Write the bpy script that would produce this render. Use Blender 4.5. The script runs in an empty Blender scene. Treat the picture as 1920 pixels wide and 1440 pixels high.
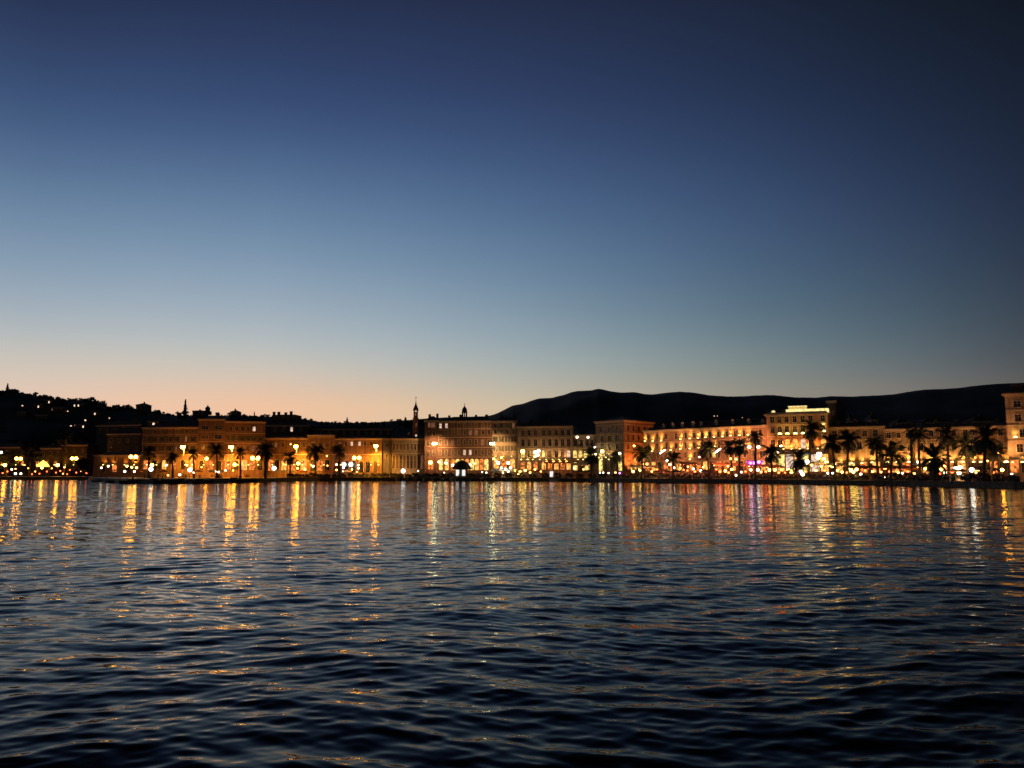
import bpy, bmesh, math, random
import numpy as np
from mathutils import Vector, Matrix, noise as mnoise
random.seed(7); np.random.seed(7)
scene = bpy.context.scene
COL = scene.collection
PI = math.pi
R = math.radians

# ------------------------------------------------------------------ camera
F = 1567.0; EYE = 4.0; HOR = 885.0
PITCH = math.atan((HOR-720)/F)
cd = bpy.data.cameras.new('camera'); cam = bpy.data.objects.new('camera', cd); COL.objects.link(cam)
cam.location = (0, 0, EYE); cam.rotation_euler = (PI/2+PITCH, 0, 0)
cd.sensor_width = 36; cd.lens = 36*F/1920; cd.clip_start = 0.1; cd.clip_end = 30000
scene.camera = cam

def ray(x, y):
    u = (x-960)/F; v = (720-y)/F
    return Vector((u, math.cos(PITCH)-v*math.sin(PITCH), math.sin(PITCH)+v*math.cos(PITCH)))
def P(x, y, D):
    d = ray(x, y); return Vector((0, 0, EYE))+d*(D/d.y)
def Zat(y, D): return P(960, y, D).z
def Xat(x, D, y=850): return P(x, y, D).x
def interp(pts, x):
    if x <= pts[0][0]: return pts[0][1]
    for (a, b), (c, d) in zip(pts, pts[1:]):
        if x <= c: return b+(d-b)*(x-a)/(c-a)
    return pts[-1][1]

GZ = 1.5   # height of the promenade above the water

# ------------------------------------------------------------------ materials
def new_mat(name):
    m = bpy.data.materials.new(name); m.use_nodes = True
    nt = m.node_tree; return m, nt, nt.nodes['Principled BSDF']
def rough_mat(name, c1, c2, scale=0.6, rough=0.85, bump=0.0, detail=6, stain=0.0):
    m, nt, b = new_mat(name)
    tc = nt.nodes.new('ShaderNodeNewGeometry')
    n = nt.nodes.new('ShaderNodeTexNoise'); n.inputs['Scale'].default_value = scale; n.inputs['Detail'].default_value = detail
    nt.links.new(tc.outputs['Position'], n.inputs['Vector'])
    r = nt.nodes.new('ShaderNodeValToRGB'); r.color_ramp.elements[0].position = .34; r.color_ramp.elements[1].position = .68
    r.color_ramp.elements[0].color = (*c1, 1); r.color_ramp.elements[1].color = (*c2, 1)
    nt.links.new(n.outputs['Fac'], r.inputs['Fac'])
    out = r.outputs['Color']
    if stain:
        mp = nt.nodes.new('ShaderNodeMapping'); mp.inputs['Scale'].default_value = (1.2, 1.2, .12)
        nt.links.new(tc.outputs['Position'], mp.inputs['Vector'])
        n2 = nt.nodes.new('ShaderNodeTexNoise'); n2.inputs['Scale'].default_value = 1.0; n2.inputs['Detail'].default_value = 5
        nt.links.new(mp.outputs['Vector'], n2.inputs['Vector'])
        mr = nt.nodes.new('ShaderNodeMapRange'); mr.inputs['From Min'].default_value = .35; mr.inputs['From Max'].default_value = .65
        mr.inputs['To Min'].default_value = 1-stain; mr.inputs['To Max'].default_value = 1
        nt.links.new(n2.outputs['Fac'], mr.inputs['Value'])
        mx = nt.nodes.new('ShaderNodeMix'); mx.data_type = 'RGBA'; mx.blend_type = 'MULTIPLY'; mx.inputs['Factor'].default_value = 1
        nt.links.new(out, mx.inputs['A']); nt.links.new(mr.outputs['Result'], mx.inputs['B']); out = mx.outputs['Result']
    nt.links.new(out, b.inputs['Base Color'])
    b.inputs['Roughness'].default_value = rough
    if bump:
        bn = nt.nodes.new('ShaderNodeBump'); bn.inputs['Strength'].default_value = bump; bn.inputs['Distance'].default_value = .1
        nt.links.new(n.outputs['Fac'], bn.inputs['Height']); nt.links.new(bn.outputs['Normal'], b.inputs['Normal'])
    return m
def emit_mat(name, col, strength, vary=0.0):
    m = bpy.data.materials.new(name); m.use_nodes = True; nt = m.node_tree
    nt.nodes.remove(nt.nodes['Principled BSDF'])
    e = nt.nodes.new('ShaderNodeEmission'); e.inputs['Color'].default_value = (*col, 1); e.inputs['Strength'].default_value = strength
    if vary:
        g = nt.nodes.new('ShaderNodeNewGeometry'); n = nt.nodes.new('ShaderNodeTexNoise'); n.inputs['Scale'].default_value = 1.1; n.inputs['Detail'].default_value = 3
        nt.links.new(g.outputs['Position'], n.inputs['Vector'])
        mr = nt.nodes.new('ShaderNodeMapRange'); mr.inputs['From Min'].default_value = .35; mr.inputs['From Max'].default_value = .65
        mr.inputs['To Min'].default_value = strength*(1-vary); mr.inputs['To Max'].default_value = strength*(1+vary)
        nt.links.new(n.outputs['Fac'], mr.inputs['Value']); nt.links.new(mr.outputs['Result'], e.inputs['Strength'])
    nt.links.new(e.outputs[0], nt.nodes['Material Output'].inputs['Surface']); return m

M = {}
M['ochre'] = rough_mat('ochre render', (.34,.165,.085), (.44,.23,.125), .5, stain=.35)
M['ochre_dim'] = rough_mat('dim-lit ochre render', (.20,.10,.06), (.29,.15,.09), .5, stain=.45)  # darker copy of the ochre; dim light on the walls put into the colour
M['pink_dim'] = rough_mat('dim-lit pink render', (.19,.085,.062), (.26,.12,.09), .5, stain=.45)  # pink darkened the same way, its dim lighting painted into the base colour
M['closed'] = rough_mat('closed wooden shutters', (.06,.035,.02), (.11,.065,.04), 4, .7)
M['stone'] = rough_mat('pale limestone', (.32,.215,.15), (.42,.29,.205), .7, stain=.4)
M['pink'] = rough_mat('pink render', (.32,.145,.095), (.40,.195,.13), .5, stain=.35)
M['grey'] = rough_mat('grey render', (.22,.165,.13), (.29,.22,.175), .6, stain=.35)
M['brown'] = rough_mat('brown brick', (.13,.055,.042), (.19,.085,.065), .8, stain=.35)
M['old'] = rough_mat('ancient stone wall', (.20,.115,.075), (.40,.235,.15), .35, stain=.5, detail=9)
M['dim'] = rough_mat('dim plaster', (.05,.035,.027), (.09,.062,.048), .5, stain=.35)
M['trim'] = rough_mat('stone trim', (.38,.26,.18), (.48,.34,.24), 1.5)
M['roof'] = rough_mat('old roof tiles', (.035,.018,.013), (.07,.032,.022), 1.2, .9)
M['glassdark'], nt_, b_ = new_mat('dark window glass'); b_.inputs['Base Color'].default_value = (.012,.012,.016,1); b_.inputs['Roughness'].default_value = .25
nn_ = nt_.nodes.new('ShaderNodeTexNoise'); nn_.inputs['Scale'].default_value = 2
rr_ = nt_.nodes.new('ShaderNodeMapRange'); rr_.inputs['To Min'].default_value = .12; rr_.inputs['To Max'].default_value = .4
nt_.links.new(nn_.outputs['Fac'], rr_.inputs['Value']); nt_.links.new(rr_.outputs['Result'], b_.inputs['Roughness'])
M['shutter'] = rough_mat('dark green shutters', (.015,.03,.02), (.03,.05,.035), 3, .6)
M['quay'] = rough_mat('wet quay stone', (.05,.045,.04), (.11,.10,.085), 1.2, .75, stain=.5)
M['paving'] = rough_mat('promenade paving', (.20,.185,.16), (.30,.28,.25), .8, .55)
M['land'] = rough_mat('dark ground', (.02,.022,.018), (.04,.04,.03), .02, .95)
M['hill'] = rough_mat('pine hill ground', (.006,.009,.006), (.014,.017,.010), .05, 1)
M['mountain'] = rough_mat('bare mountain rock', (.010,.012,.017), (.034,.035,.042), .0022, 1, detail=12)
M['leaf'] = rough_mat('palm frond green', (.012,.022,.010), (.030,.045,.018), 2, .6)
M['leafdark'] = rough_mat('dark pine foliage', (.007,.011,.007), (.018,.024,.013), .8, .8)
M['trunk'] = rough_mat('fibrous palm trunk', (.03,.022,.015), (.07,.05,.035), 3, .95)
M['metal'] = rough_mat('dark painted steel', (.02,.022,.024), (.05,.05,.05), 4, .45)
M['white'] = rough_mat('white painted board', (.6,.6,.58), (.78,.78,.76), 2, .5)
M['hullw'] = rough_mat('white boat hull', (.20,.20,.20), (.34,.34,.33), 2, .4)
M['hulld'] = rough_mat('dark boat hull', (.012,.015,.025), (.03,.035,.05), 2, .4)
M['canvas'] = rough_mat('cream canvas', (.42,.33,.24), (.55,.45,.33), 1.5, .8)
M['redcanvas'] = rough_mat('red canvas', (.34,.07,.04), (.48,.12,.06), 1.5, .8)
M['darkcanvas'] = rough_mat('dark canvas', (.015,.018,.03), (.03,.03,.045), 1.5, .8)
SOD = (1, .38, .035); WARM = (1, .55, .16); YEL = (1, .72, .22); WHT = (1, .90, .72); COOL = (.86, .93, 1.0); GRN = (.86, 1, .34)
M['sodium'] = emit_mat('sodium lamp glow', (1,.38,.028), 75)
M['sodium_soft'] = emit_mat('sodium globe glow', (1,.38,.03), 55)
M['warmlamp'] = emit_mat('warm lamp glow', (1,.36,.07), 14)
M['yellowlamp'] = emit_mat('yellow lamp glow', (1,.60,.10), 15)
M['tubelamp'] = emit_mat('white tube glow', (1,.9,.72), 14)
M['whitelamp'] = emit_mat('white lamp glow', (1,.80,.52), 9)
M['coollamp'] = emit_mat('cool lamp glow', (.95,.93,.86), 3.2)
M['greenlamp'] = emit_mat('green white floodlight glow', (.93,1,.52), 46)
M['redlamp'] = emit_mat('red lamp glow', (1,.09,.02), 13)
M['purplelamp'] = emit_mat('purple lamp glow', (.62,.2,1), 5)
M['farlamp'] = emit_mat('distant lamp glow', (1,.62,.36), 1.5)
M['cup'] = emit_mat('uplight lens', (1,.74,.20), 9)
M['win_warm'] = emit_mat('window lit warm', (1,.42,.09), 1.3, .7)
M['win_dimwarm'] = emit_mat('window lit faintly', (1,.42,.22), .16, .6)
M['win_yellow'] = emit_mat('window lit yellow', (1,.72,.20), 1.1, .7)
M['win_hill'] = emit_mat('hillside window light', (1,.70,.48), 1.7)
M['magenta'] = emit_mat('magenta screen', (.75,.05,.75), 1.5, .5)
M['win_white'] = emit_mat('window lit white', (1,.70,.52), .85, .5)
M['win_shop'] = emit_mat('shopfront lit orange', (1,.26,.05), .9, .9)
M['sign_y'] = emit_mat('lit roof band', (1,.78,.30), 1.15, .3)
M['sign_y2'] = emit_mat('lit roof box', (1,.66,.18), .8, .25)

# ------------------------------------------------------------------ mesh helpers
class MB:
    def __init__(s): s.v = []; s.f = []; s.mi = []
    def quad(s, a, b, c, d, mi=0):
        i = len(s.v); s.v += [tuple(a), tuple(b), tuple(c), tuple(d)]; s.f.append((i,i+1,i+2,i+3)); s.mi.append(mi)
    def tri(s, a, b, c, mi=0):
        i = len(s.v); s.v += [tuple(a), tuple(b), tuple(c)]; s.f.append((i,i+1,i+2)); s.mi.append(mi)
    def box(s, x0, x1, y0, y1, z0, z1, mi=0):
        i = len(s.v)
        s.v += [(x0,y0,z0),(x1,y0,z0),(x1,y1,z0),(x0,y1,z0),(x0,y0,z1),(x1,y0,z1),(x1,y1,z1),(x0,y1,z1)]
        for q in ((0,3,2,1),(4,5,6,7),(0,1,5,4),(1,2,6,5),(2,3,7,6),(3,0,4,7)):
            s.f.append(tuple(i+k for k in q)); s.mi.append(mi)
    def tube(s, pts, rads, n=8, cap=True, mi=0):
        base = len(s.v); pts = [Vector(p) for p in pts]
        for k, p in enumerate(pts):
            t = (pts[min(k+1,len(pts)-1)]-pts[max(k-1,0)]).normalized()
            a = t.orthogonal().normalized() if abs(t.z) < .9 else Vector((1,0,0))
            a = (a-t*a.dot(t)).normalized(); b = t.cross(a)
            for j in range(n):
                w = 2*PI*j/n; s.v.append(tuple(p+(a*math.cos(w)+b*math.sin(w))*rads[k]))
        for k in range(len(pts)-1):
            for j in range(n):
                j2 = (j+1) % n; s.f.append((base+k*n+j, base+k*n+j2, base+(k+1)*n+j2, base+(k+1)*n+j)); s.mi.append(mi)
        if cap:
            s.f.append(tuple(base+j for j in range(n))[::-1]); s.mi.append(mi)
            s.f.append(tuple(base+(len(pts)-1)*n+j for j in range(n))); s.mi.append(mi)
    def lathe(s, prof, n=12, cx=0, cy=0, mi=0):
        base = len(s.v)
        for r, z in prof:
            for j in range(n): s.v.append((cx+r*math.cos(2*PI*j/n), cy+r*math.sin(2*PI*j/n), z))
        for k in range(len(prof)-1):
            for j in range(n):
                j2 = (j+1) % n; s.f.append((base+k*n+j, base+k*n+j2, base+(k+1)*n+j2, base+(k+1)*n+j)); s.mi.append(mi)
    def sphere(s, c, r, n=10, m=7, mi=0, sz=1):
        s_ = len(s.v)
        s.lathe([(max(1e-3, r*math.sin(PI*k/m)), c[2]-r*sz*math.cos(PI*k/m)) for k in range(m+1)], n, c[0], c[1], mi)
    def mesh(s, name, mats, smooth=False):
        me = bpy.data.meshes.new(name); me.from_pydata(s.v, [], s.f)
        for m in (mats if isinstance(mats, (list, tuple)) else [mats]): me.materials.append(m)
        if len(me.materials) > 1: me.polygons.foreach_set('material_index', s.mi)
        if smooth: me.polygons.foreach_set('use_smooth', [True]*len(me.polygons))
        me.update(); return me
    def build(s, name, mats, parent=None, smooth=False, loc=None, rz=0):
        return put(name, s.mesh(name, mats, smooth), parent, loc, rz)
def put(name, me, parent=None, loc=None, rz=0):
    o = bpy.data.objects.new(name, me); COL.objects.link(o)
    if parent: o.parent = parent
    if loc is not None: o.location = loc
    o.rotation_euler.z = rz; return o
def tag(o, label=None, cat=None, group=None, kind=None):
    if label: o['label'] = label
    if cat: o['category'] = cat
    if group: o['group'] = group
    if kind: o['kind'] = kind
    return o
def empty(name, loc, rz=0):
    o = bpy.data.objects.new(name, None); COL.objects.link(o); o.location = loc; o.rotation_euler.z = rz; o.empty_display_size = .5; return o
KIDS = {}
def copy_tree(o, parent=None):
    c = o.copy(); COL.objects.link(c)
    if parent: c.parent = parent
    for ch in [k for k in o.children]: copy_tree(ch, c)
    return c
ORD = ['first','second','third','fourth','fifth','sixth','seventh','eighth','ninth','tenth','eleventh','twelfth','thirteenth','fourteenth','fifteenth','sixteenth','seventeenth','eighteenth','nineteenth','twentieth']
def near(x):   # a phrase for what stands behind picture column x
    for lim, s in ((165,'the far-left shore houses'),(264,'the low orange house'),(370,'the shuttered block'),(420,'the tall pink block'),
                   (497,'the wide pink block'),(577,'the orange-lit hall'),(735,'the lit wall hall'),(793,'the belfry wall'),
                   (925,'the brown block'),(969,'the grey block'),(1073,'the arched palace'),(1117,'the low link house'),
                   (1200,'the corner block'),(1438,'the uplit wing'),(1555,'the tall hotel'),(1720,'the palace wall'),(3000,'the corner tower')):
        if x < lim: return s
PENDING = {}
def queue_label(o, key, px, fmt, single=None):   # labels given once all things of a kind are known
    PENDING.setdefault((key, near(px)), []).append((px, o, fmt, single))

# ------------------------------------------------------------------ sky (world)
w = bpy.data.worlds.new('World'); scene.world = w; w.use_nodes = True
nt = w.node_tree; nt.nodes.clear(); L = nt.links
def N(t, **k):
    n = nt.nodes.new(t)
    for a, b in k.items(): setattr(n, a, b)
    return n
tc = N('ShaderNodeTexCoord'); sp = N('ShaderNodeSeparateXYZ'); L.new(tc.outputs['Generated'], sp.inputs[0])
asin = N('ShaderNodeMath', operation='ARCSINE'); L.new(sp.outputs['Z'], asin.inputs[0])
el = N('ShaderNodeMath', operation='DIVIDE'); L.new(asin.outputs[0], el.inputs[0]); el.inputs[1].default_value = PI/2
at = N('ShaderNodeMath', operation='ARCTAN2'); L.new(sp.outputs['X'], at.inputs[0]); L.new(sp.outputs['Y'], at.inputs[1])
def s2l(c): return tuple(((v/255)/12.92 if v/255 <= .04045 else ((v/255+.055)/1.055)**2.4) for v in c)
columns0 = [
 (60,  [(0,(38,51,90)),(200,(60,85,130)),(400,(106,135,168)),(560,(154,171,186)),(680,(204,195,184)),(750,(230,199,176))]),
 (500, [(0,(36,48,86)),(200,(54,77,124)),(400,(98,129,165)),(560,(148,168,186)),(680,(198,193,184)),(760,(240,194,160))]),
 (960, [(0,(33,43,76)),(200,(47,66,110)),(400,(78,108,148)),(560,(120,146,168)),(680,(166,174,173)),(765,(208,188,160))]),
 (1400,[(0,(27,36,63)),(200,(37,53,89)),(400,(58,82,120)),(560,(84,110,132)),(680,(124,136,136)),(740,(150,144,132))]),
 (1680,[(0,(22,30,50)),(200,(30,43,72)),(400,(46,64,96)),(560,(67,88,108)),(680,(100,110,114)),(735,(124,120,114))]),
 (1930,[(0,(18,24,40)),(200,(25,35,57)),(400,(36,49,74)),(560,(53,66,82)),(680,(78,82,86)),(720,(92,90,88))]),
]
def cat(p, v, x):   # smooth (monotone-ish) interpolation
    p = list(p)
    if x <= p[0]: return np.array(v[0], float)
    if x >= p[-1]: return np.array(v[-1], float)
    k = max(i for i in range(len(p)-1) if p[i] <= x); v = [np.array(q, float) for q in v]
    sl = [(v[i+1]-v[i])/(p[i+1]-p[i]) for i in range(len(p)-1)]
    m = [sl[0]]+[(sl[i-1]+sl[i])/2 for i in range(1, len(p)-1)]+[sl[-1]]
    h = p[k+1]-p[k]; t = (x-p[k])/h
    return (2*t**3-3*t**2+1)*v[k]+(t**3-2*t**2+t)*h*m[k]+(-2*t**3+3*t**2)*v[k+1]+(t**3-t**2)*h*m[k+1]
ys = [0,60,120,180,240,300,360,420,480,530,580,620,650,680,705,730,750,765]
columns = []
for px in (60,280,500,730,960,1180,1400,1540,1680,1800,1930,2100):
    st = []
    for y in ys:
        vals = [cat([q[0] for q in c[1]], [q[1] for q in c[1]], y) for c in columns0]
        v = cat([c[0] for c in columns0], vals, px)*(.9 if px == 2100 else 1); g = v.mean(); k = .86 if y < 560 else .86+.14*min(1, (y-560)/120)
        v = g+(v-g)*k; v[1] += 1.5*(1-min(1, y/560)); st.append((y, tuple(v)))
    columns.append((px, st))
prev = None; prev_az = None
for px, stops in columns:
    rp = N('ShaderNodeValToRGB'); cr = rp.color_ramp; cr.interpolation = 'B_SPLINE' if False else 'EASE'
    cr.interpolation = 'LINEAR'
    pts = []
    for y, c in stops:
        d = ray(px, y).normalized(); pts.append((math.asin(d.z)/(PI/2), s2l(c)))
    pts.sort(key=lambda t: t[0])
    top = pts[-1]
    low = pts[0][1]
    allp = [(0.0, tuple(v*1.02 for v in low))]+pts+[(top[0]+.05, tuple(v*k_ for v, k_ in zip(top[1], (.52,.47,.36)))), (top[0]+.13, tuple(v*k_ for v, k_ in zip(top[1], (.16,.14,.10)))), (.9, tuple(v*k_ for v, k_ in zip(top[1], (.08,.08,.055))))]
    while len(cr.elements) < len(allp): cr.elements.new(.5)
    for e, (p, c) in zip(cr.elements, allp): e.position = p; e.color = (*c, 1)
    for e, (p, c) in zip(cr.elements, allp): e.position = p; e.color = (*c, 1)
    L.new(el.outputs[0], rp.inputs['Fac'])
    d = ray(px, 500); az = math.atan2(d.x, d.y)
    if prev is None: prev = rp.outputs['Color']; prev_az = az; continue
    mr = N('ShaderNodeMapRange', interpolation_type='LINEAR'); mr.inputs['From Min'].default_value = prev_az; mr.inputs['From Max'].default_value = az
    L.new(at.outputs[0], mr.inputs['Value'])
    mx = N('ShaderNodeMix', data_type='RGBA'); L.new(mr.outputs['Result'], mx.inputs['Factor'])
    L.new(prev, mx.inputs['A']); L.new(rp.outputs['Color'], mx.inputs['B']); prev = mx.outputs['Result']; prev_az = az
# the half of the sky turned away from the afterglow is dark
bk = N('ShaderNodeMapRange', interpolation_type='SMOOTHSTEP'); bk.inputs['From Min'].default_value = .15; bk.inputs['From Max'].default_value = -.6
bk.inputs['To Min'].default_value = 1; bk.inputs['To Max'].default_value = .22
L.new(sp.outputs['Y'], bk.inputs['Value'])
mb = N('ShaderNodeMix', data_type='RGBA', blend_type='MULTIPLY'); mb.inputs['Factor'].default_value = 1
L.new(prev, mb.inputs['A']); L.new(bk.outputs['Result'], mb.inputs['B'])
bg = N('ShaderNodeBackground'); L.new(mb.outputs['Result'], bg.inputs['Color']); bg.inputs['Strength'].default_value = 1
sky = N('ShaderNodeTexSky', sky_type='NISHITA'); sky.sun_disc = False; sky.sun_elevation = R(-4); sky.sun_rotation = R(-20)
bg2 = N('ShaderNodeBackground'); L.new(sky.outputs[0], bg2.inputs['Color']); bg2.inputs['Strength'].default_value = .01
ad = N('ShaderNodeAddShader'); L.new(bg.outputs[0], ad.inputs[0]); L.new(bg2.outputs[0], ad.inputs[1])
wo = N('ShaderNodeOutputWorld'); L.new(ad.outputs[0], wo.inputs['Surface'])
sd = bpy.data.lights.new('sun', 'SUN'); sd.energy = .02; sd.angle = R(10); sd.color = (1,.72,.5)
so = bpy.data.objects.new('sun', sd); COL.objects.link(so); so.rotation_euler = (R(-88), 0, R(20))

# ------------------------------------------------------------------ water
def wave_field():
    ncf = 900; front = np.linspace(-R(44), R(44), ncf)
    back = np.linspace(R(44), 2*PI-R(44), 60)[1:-1]
    ang = np.concatenate([front, back]); nc = len(ang)
    nr = 1150; dist = np.concatenate([[2.0, 4.0, 6.0], np.geomspace(7.5, 700, nr-3)])
    A, D = np.meshgrid(ang, dist)
    X = D*np.sin(A); Y = D*np.cos(A)
    Z = np.zeros_like(X); DX = np.zeros_like(X); DY = np.zeros_like(X)
    rs = np.random.RandomState(11)
    step = D*math.log(93)/nr        # radial spacing of the mesh
    astep = np.where(np.abs(A) <= R(44.1), D*R(88)/ncf, D*R(4.5))
    sp_ = np.maximum(step, astep)
    wx = X+.6*np.sin(Y*.21+1.3)+.35*np.sin(Y*.53+X*.17); wy = Y+.7*np.sin(X*.19+.4)+.4*np.sin(X*.47-Y*.13+2.)
    gust = .68+.46*np.sin(X*.035+1.0+.8*np.sin(Y*.021))*np.sin(Y*.047+.6*np.sin(X*.03)+.5)+.18*np.sin(X*.13+Y*.09)*np.sin(Y*.17-X*.05)
    for i in range(120):
        lam = math.exp(rs.uniform(math.log(.22), math.log(1.9))) if i < 96 else math.exp(rs.uniform(math.log(1.9), math.log(7)))
        th = rs.normal(rs.choice((-.42,.36)), .34 if lam < 2 else .2)
        k = 2*PI/lam; kx = k*math.sin(th); ky = k*math.cos(th)
        slope = .0112*(1.0 if lam > .55 else .8)*(.85 if lam > 1.9 else 1)
        a = slope/k*rs.uniform(.6, 1.4)
        ph = rs.uniform(0, 2*PI)
        att = np.clip((lam/sp_-2.0)/2.5, 0, 1)
        q = kx*wx+ky*wy+ph
        Z += a*att*gust*np.sin(q)
        c = a*att*gust*np.cos(q)*.8
        DX += c*math.sin(th); DY += c*math.cos(th)
    X2 = X+DX; Y2 = Y+DY
    co = np.stack([X2, Y2, Z], -1).reshape(-1, 3)
    co = np.concatenate([co, [[0, 0, 0]]])
    i = np.arange(nr-1)[:, None]*nc; j = np.arange(nc)[None, :]; j2 = (j+1) % nc
    quads = np.stack([i+j, i+nc+j, i+nc+j2, i+j2], -1).reshape(-1, 4)
    tris = np.stack([j[0], j2[0], np.full(nc, nr*nc)], -1)
    me = bpy.data.meshes.new('water')
    me.vertices.add(len(co)); me.vertices.foreach_set('co', co.astype(np.float32).ravel())
    loops = np.concatenate([quads[:, ::-1].ravel(), tris[:, ::-1].ravel()])
    me.loops.add(len(loops)); me.loops.foreach_set('vertex_index', loops.astype(np.int32))
    n = len(quads)+len(tris); me.polygons.add(n)
    st = np.concatenate([np.arange(len(quads))*4, len(quads)*4+np.arange(len(tris))*3])
    me.polygons.foreach_set('loop_start', st.astype(np.int32))
    me.polygons.foreach_set('use_smooth', np.ones(n, bool))
    me.update(); me.validate(); return me
wm, nt, b = new_mat('harbour water'); L = nt.links
b.inputs['Base Color'].default_value = (.0012,.003,.0045,1); b.inputs['IOR'].default_value = 1.105; b.inputs['Specular Tint'].default_value = (.64,.61,.54,1)
b.inputs['Roughness'].default_value = .08
geo = N('ShaderNodeNewGeometry')
def slope_noise(sx, sy, detail, amp_map):
    mp = N('ShaderNodeMapping'); mp.inputs['Scale'].default_value = (sx, sy, 0); mp.inputs['Rotation'].default_value = (0, 0, R(4)); L.new(geo.outputs['Position'], mp.inputs['Vector'])
    n = N('ShaderNodeTexNoise'); n.inputs['Scale'].default_value = 1; n.inputs['Detail'].default_value = detail; n.inputs['Roughness'].default_value = .6
    L.new(mp.outputs[0], n.inputs['Vector'])
    s = N('ShaderNodeVectorMath', operation='SUBTRACT'); L.new(n.outputs['Color'], s.inputs[0]); s.inputs[1].default_value = (.5,.5,.5)
    m = N('ShaderNodeVectorMath', operation='MULTIPLY'); L.new(s.outputs[0], m.inputs[0]); L.new(amp_map, m.inputs[1]); return m.outputs[0]
ln = N('ShaderNodeVectorMath', operation='LENGTH'); L.new(geo.outputs['Position'], ln.inputs[0])
def amp(points):
    c = N('ShaderNodeFloatCurve')
    cv = c.mapping.curves[0]
    mr = N('ShaderNodeMapRange'); mr.inputs['From Max'].default_value = 400; L.new(ln.outputs['Value'], mr.inputs['Value']); L.new(mr.outputs[0], c.inputs['Value'])
    cv.points[0].location = (0, points[0][1]); cv.points[1].location = (1, points[-1][1])
    for p, v in points[1:-1]: cv.points.new(p/400, v)
    for pt in cv.points: pt.handle_type = 'VECTOR'
    c.mapping.update()
    pn = N('ShaderNodeTexNoise'); pn.inputs['Scale'].default_value = .045; pn.inputs['Detail'].default_value = 3; L.new(geo.outputs['Position'], pn.inputs['Vector'])
    pm = N('ShaderNodeMapRange'); pm.inputs['From Min'].default_value = .3; pm.inputs['From Max'].default_value = .7; pm.inputs['To Min'].default_value = .5; pm.inputs['To Max'].default_value = 1.4; L.new(pn.outputs['Fac'], pm.inputs['Value'])
    c2 = N('ShaderNodeMath', operation='MULTIPLY'); L.new(c.outputs[0], c2.inputs[0]); L.new(pm.outputs[0], c2.inputs[1]); c = c2
    cx = N('ShaderNodeCombineXYZ'); L.new(c.outputs[0], cx.inputs[1])
    xm = N('ShaderNodeMath', operation='MULTIPLY'); L.new(c.outputs[0], xm.inputs[0]); xm.inputs[1].default_value = .55; L.new(xm.outputs[0], cx.inputs[0])
    return cx.outputs[0]
s1 = slope_noise(2.2, 3.6, 3, amp([(0,.08),(30,.16),(70,.32),(400,.46)]))     # short ripples
s2 = slope_noise(.55, 1.1, 3, amp([(0,.0),(25,.04),(70,.30),(150,.56),(400,.70)]))   # waves the far mesh cannot hold
sa = N('ShaderNodeVectorMath', operation='ADD'); L.new(s1, sa.inputs[0]); L.new(s2, sa.inputs[1])
na = N('ShaderNodeVectorMath', operation='ADD'); L.new(geo.outputs['Normal'], na.inputs[0]); L.new(sa.outputs[0], na.inputs[1])
nn = N('ShaderNodeVectorMath', operation='NORMALIZE'); L.new(na.outputs[0], nn.inputs[0]); L.new(nn.outputs[0], b.inputs['Normal'])
wme = wave_field(); wme.materials.append(wm)
tag(put('water', wme), kind='structure')
mb_ = MB(); n_ = 48
for k in range(n_):
    a0, a1 = 2*PI*k/n_, 2*PI*(k+1)/n_
    mb_.quad((690*math.cos(a0),690*math.sin(a0),-.25),(9000*math.cos(a0),9000*math.sin(a0),-.25),(9000*math.cos(a1),9000*math.sin(a1),-.25),(690*math.cos(a1),690*math.sin(a1),-.25))
tag(mb_.build('open_sea', wm), kind='structure')

# ------------------------------------------------------------------ promenade, quay, land
QL = [(-900,520),(-100,445),(100,442),(166,436),(176,350),(238,290),(330,292),(430,312),(500,338),(600,377),(690,384),(735,381),(810,375),(950,364),(1100,350),(1250,315),(1400,290),(1500,273),(1700,241),(1900,205),(2300,172),(3000,150)]
def Q(px): return interp(QL, px)
qpts = [(Xat(x, D, 885), D) for x, D in QL]
m = MB(); wl = MB()
for (x0,y0),(x1,y1) in zip(qpts, qpts[1:]):
    m.quad((x0,y0+.9,GZ),(x1,y1+.9,GZ),(x1*1.9,y1*1.9+900,GZ),(x0*1.9,y0*1.9+900,GZ))
    wl.quad((x0,y0,-1.5),(x1,y1,-1.5),(x1,y1,GZ-.3),(x0,y0,GZ-.3))
    wl.quad((x0,y0-.18,GZ-.3),(x1,y1-.18,GZ-.3),(x1,y1-.18,GZ+.03),(x0,y0-.18,GZ+.03))
    wl.quad((x0,y0-.18,GZ-.3),(x0,y0,GZ-.3),(x1,y1,GZ-.3),(x1,y1-.18,GZ-.3))
    wl.quad((x0,y0-.18,GZ+.03),(x1,y1-.18,GZ+.03),(x1,y1+1.0,GZ+.03),(x0,y0+1.0,GZ+.03))
tag(m.build('promenade', M['paving']), kind='structure')
tag(wl.build('quay_edge', M['quay']), kind='structure')
m = MB(); m.quad((-14000,1300,GZ-.01),(14000,1300,GZ-.01),(14000,16000,GZ-.01),(-14000,16000,GZ-.01))
tag(m.build('ground', M['land']), kind='structure')

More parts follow.
